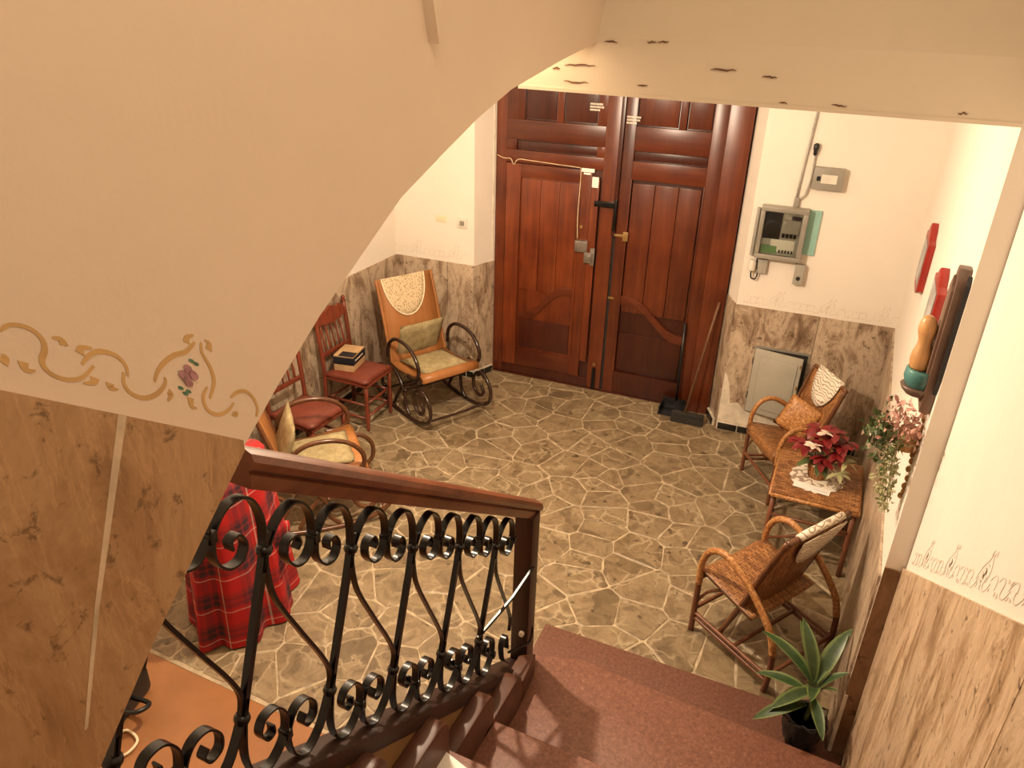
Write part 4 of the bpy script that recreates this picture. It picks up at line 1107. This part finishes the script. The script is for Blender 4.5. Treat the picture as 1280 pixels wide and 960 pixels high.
# grey service cabinet in the dado, its door ajar
gc = thing('service_cabinet', 'grey metal service cabinet in the marble dado with its door ajar', 'cabinet', FW(.21, -.013, .22), AN)
MB().box((-.01, -.004, -.01), (.40, 0, .58)).build('frame', 'grey_metal', gc)
MB().box((.02, -.006, .02), (.39, -.003, .56)).build('dark_inside', 'dark_void', gc)
dgo = MB().box((0, -.022, 0), (.37, 0, .555)).build('door', 'grey_door', gc, bevel=.006)
dgo.location = (.0, -.008, .008); dgo.rotation_euler = (0, 0, -.20)
d2 = MB().box((.05, -.028, .05), (.34, -.022, .50)).build('raised_panel', 'grey_door', dgo, bevel=.005)
for z in (.12, .42): MB().tube([(-.008, -.014, z), (-.008, -.014, z + .05)], .007, 8).build('hinge', 'steel', dgo)
for z in (.1, .3, .48): MB().box((.355, -.03, z), (.365, -.022, z + .025)).build('catch', 'brass', dgo)

# broom and dustpan leaning by the right leaf
br = thing('broom', 'broom with dark wide head leaning beside the right door leaf', 'broom', FW(-.24, -.02, 0), AN)
MB().box((-.14, -.035, .055), (.13, .025, .085)).build('head', 'broom_bristle', br, bevel=.006)
MB().prism([(-.14, -.05, 0.002), (.13, -.05, 0.002), (.13, .03, 0.002), (-.14, .03, 0.002)], (0, .0, .055)).build('bristles', 'broom_bristle', br)
MB().tube([(-.03, -.005, .08), (.055, .12, .75), (.095, .165, 1.05)], .011, 8).build('handle', 'stick_wood', br, smooth=True)
du = thing('dustpan', 'black long handled dustpan standing behind the broom', 'dustpan', FW(-.40, .10, 0), AN)
MB().prism([(-.11, -.09, 0.002), (.11, -.09, 0.002), (.10, .06, 0.002), (-.10, .06, 0.002)], (0, 0, .012)).build('pan', 'black_plastic', du, bevel=.003)
for a in (-.105, .095): MB().box((a, -.08, .012), (a + .01, .06, .07)).build('pan_side', 'black_plastic', du)
MB().box((-.10, .05, .012), (.10, .06, .11)).build('pan_back', 'black_plastic', du)
MB().tube([(.02, .055, .09), (.0, .10, .80)], .012, 8).build('handle', 'black_plastic', du, smooth=True)

# ------------------------------------------------------------ tartan blanket over a stand
tt = thing('tartan_blanket', 'red and black tartan blanket draped to the floor behind the railing', 'blanket', (-2.75, 2.46, 0), math.radians(6))
def drape(u, v):
    a = 2 * PI * u; z = 1.03 * (1 - v) + .012
    fold = .028 * v * math.sin(a * 7 + .6) + .016 * v * math.sin(a * 12 + 2 * v)
    rx = (.16 + .085 * v ** .8) + fold; ry = (.27 + .06 * v) + fold
    k = 1 if v > .04 else (v / .04) ** .5
    if v > .94: z = max(.012, z)
    return (rx * k * math.cos(a), ry * k * math.sin(a), z + .02 * math.sin(a * 2) * (1 - v))
MB().grid(drape, 96, 30, uvs=(7, 5)).build('cloth', 'tartan', tt, smooth=True)
m = MB()
def flap(u, v):
    return (.20 + .075 * u + .01 * math.sin(v * 9), .02 + .10 * u - .06 * v, .62 - .42 * v * (1 - .35 * u) + .01 * math.sin(u * 9))
m.grid(flap, 8, 12, uvs=(.9, 2)).build('hanging_corner', 'tartan', tt, smooth=True, solid=.006)

# black bag with cord on the terracotta floor
bgx = thing('black_bag', 'black bag with a pale cord loop, by the foot of the arched wall', 'bag', (-2.86, 1.66, .002), math.radians(20))
MB().prism([(-.12, -.14, 0), (.10, -.14, 0), (.13, .12, 0), (-.10, .16, 0)], (.0, .0, .16)).build('body', 'bag_black', bgx, bevel=.03)
MB().prism([(.03, .02, .14), (.13, .09, .14), (.10, .14, .14), (-.02, .12, .14)], (.02, .02, .08)).build('flap', 'bag_black', bgx, bevel=.01)
tube(bgx, 'handle', 'bag_black', [(.10, -.12, .10), (.20, -.13, .12), (.22, -.06, .10), (.11, -.02, .08)], .012)
tube(bgx, 'cord_loop', 'cream_rim', [(.12, -.25, .01), (.20, -.28, .012), (.22, -.20, .012), (.14, -.15, .012), (.10, -.20, .01)], .007, 6, 5, True)
wp = MB().box((-.10, -.07, 0), (.075, .07, .03)).build('white_booklet', 'white_paper', None, bevel=.003); wp.location = (-.91, 1.60, .656); wp.rotation_euler = (0, 0, -.25)
tag(wp, 'white booklet lying on a brown stair tread beside the skirting', 'booklet')

# bulb of the hall lamp (behind the beam)
lt = thing('ceiling_lamp', 'bare lamp holder on a cord hanging beside the end of the plaster beam', 'lamp', (-1.80, 3.06, 2.83))
MB().tube([(0, 0, .06), (0, 0, .76)], .004, 6).build('cord', 'black_plastic', lt)
MB().lathe([(.006, .08), (.02, .075), (.02, .03), (.014, .02)], 12).build('holder', 'black_plastic', lt, smooth=True)
print('stones', nst)
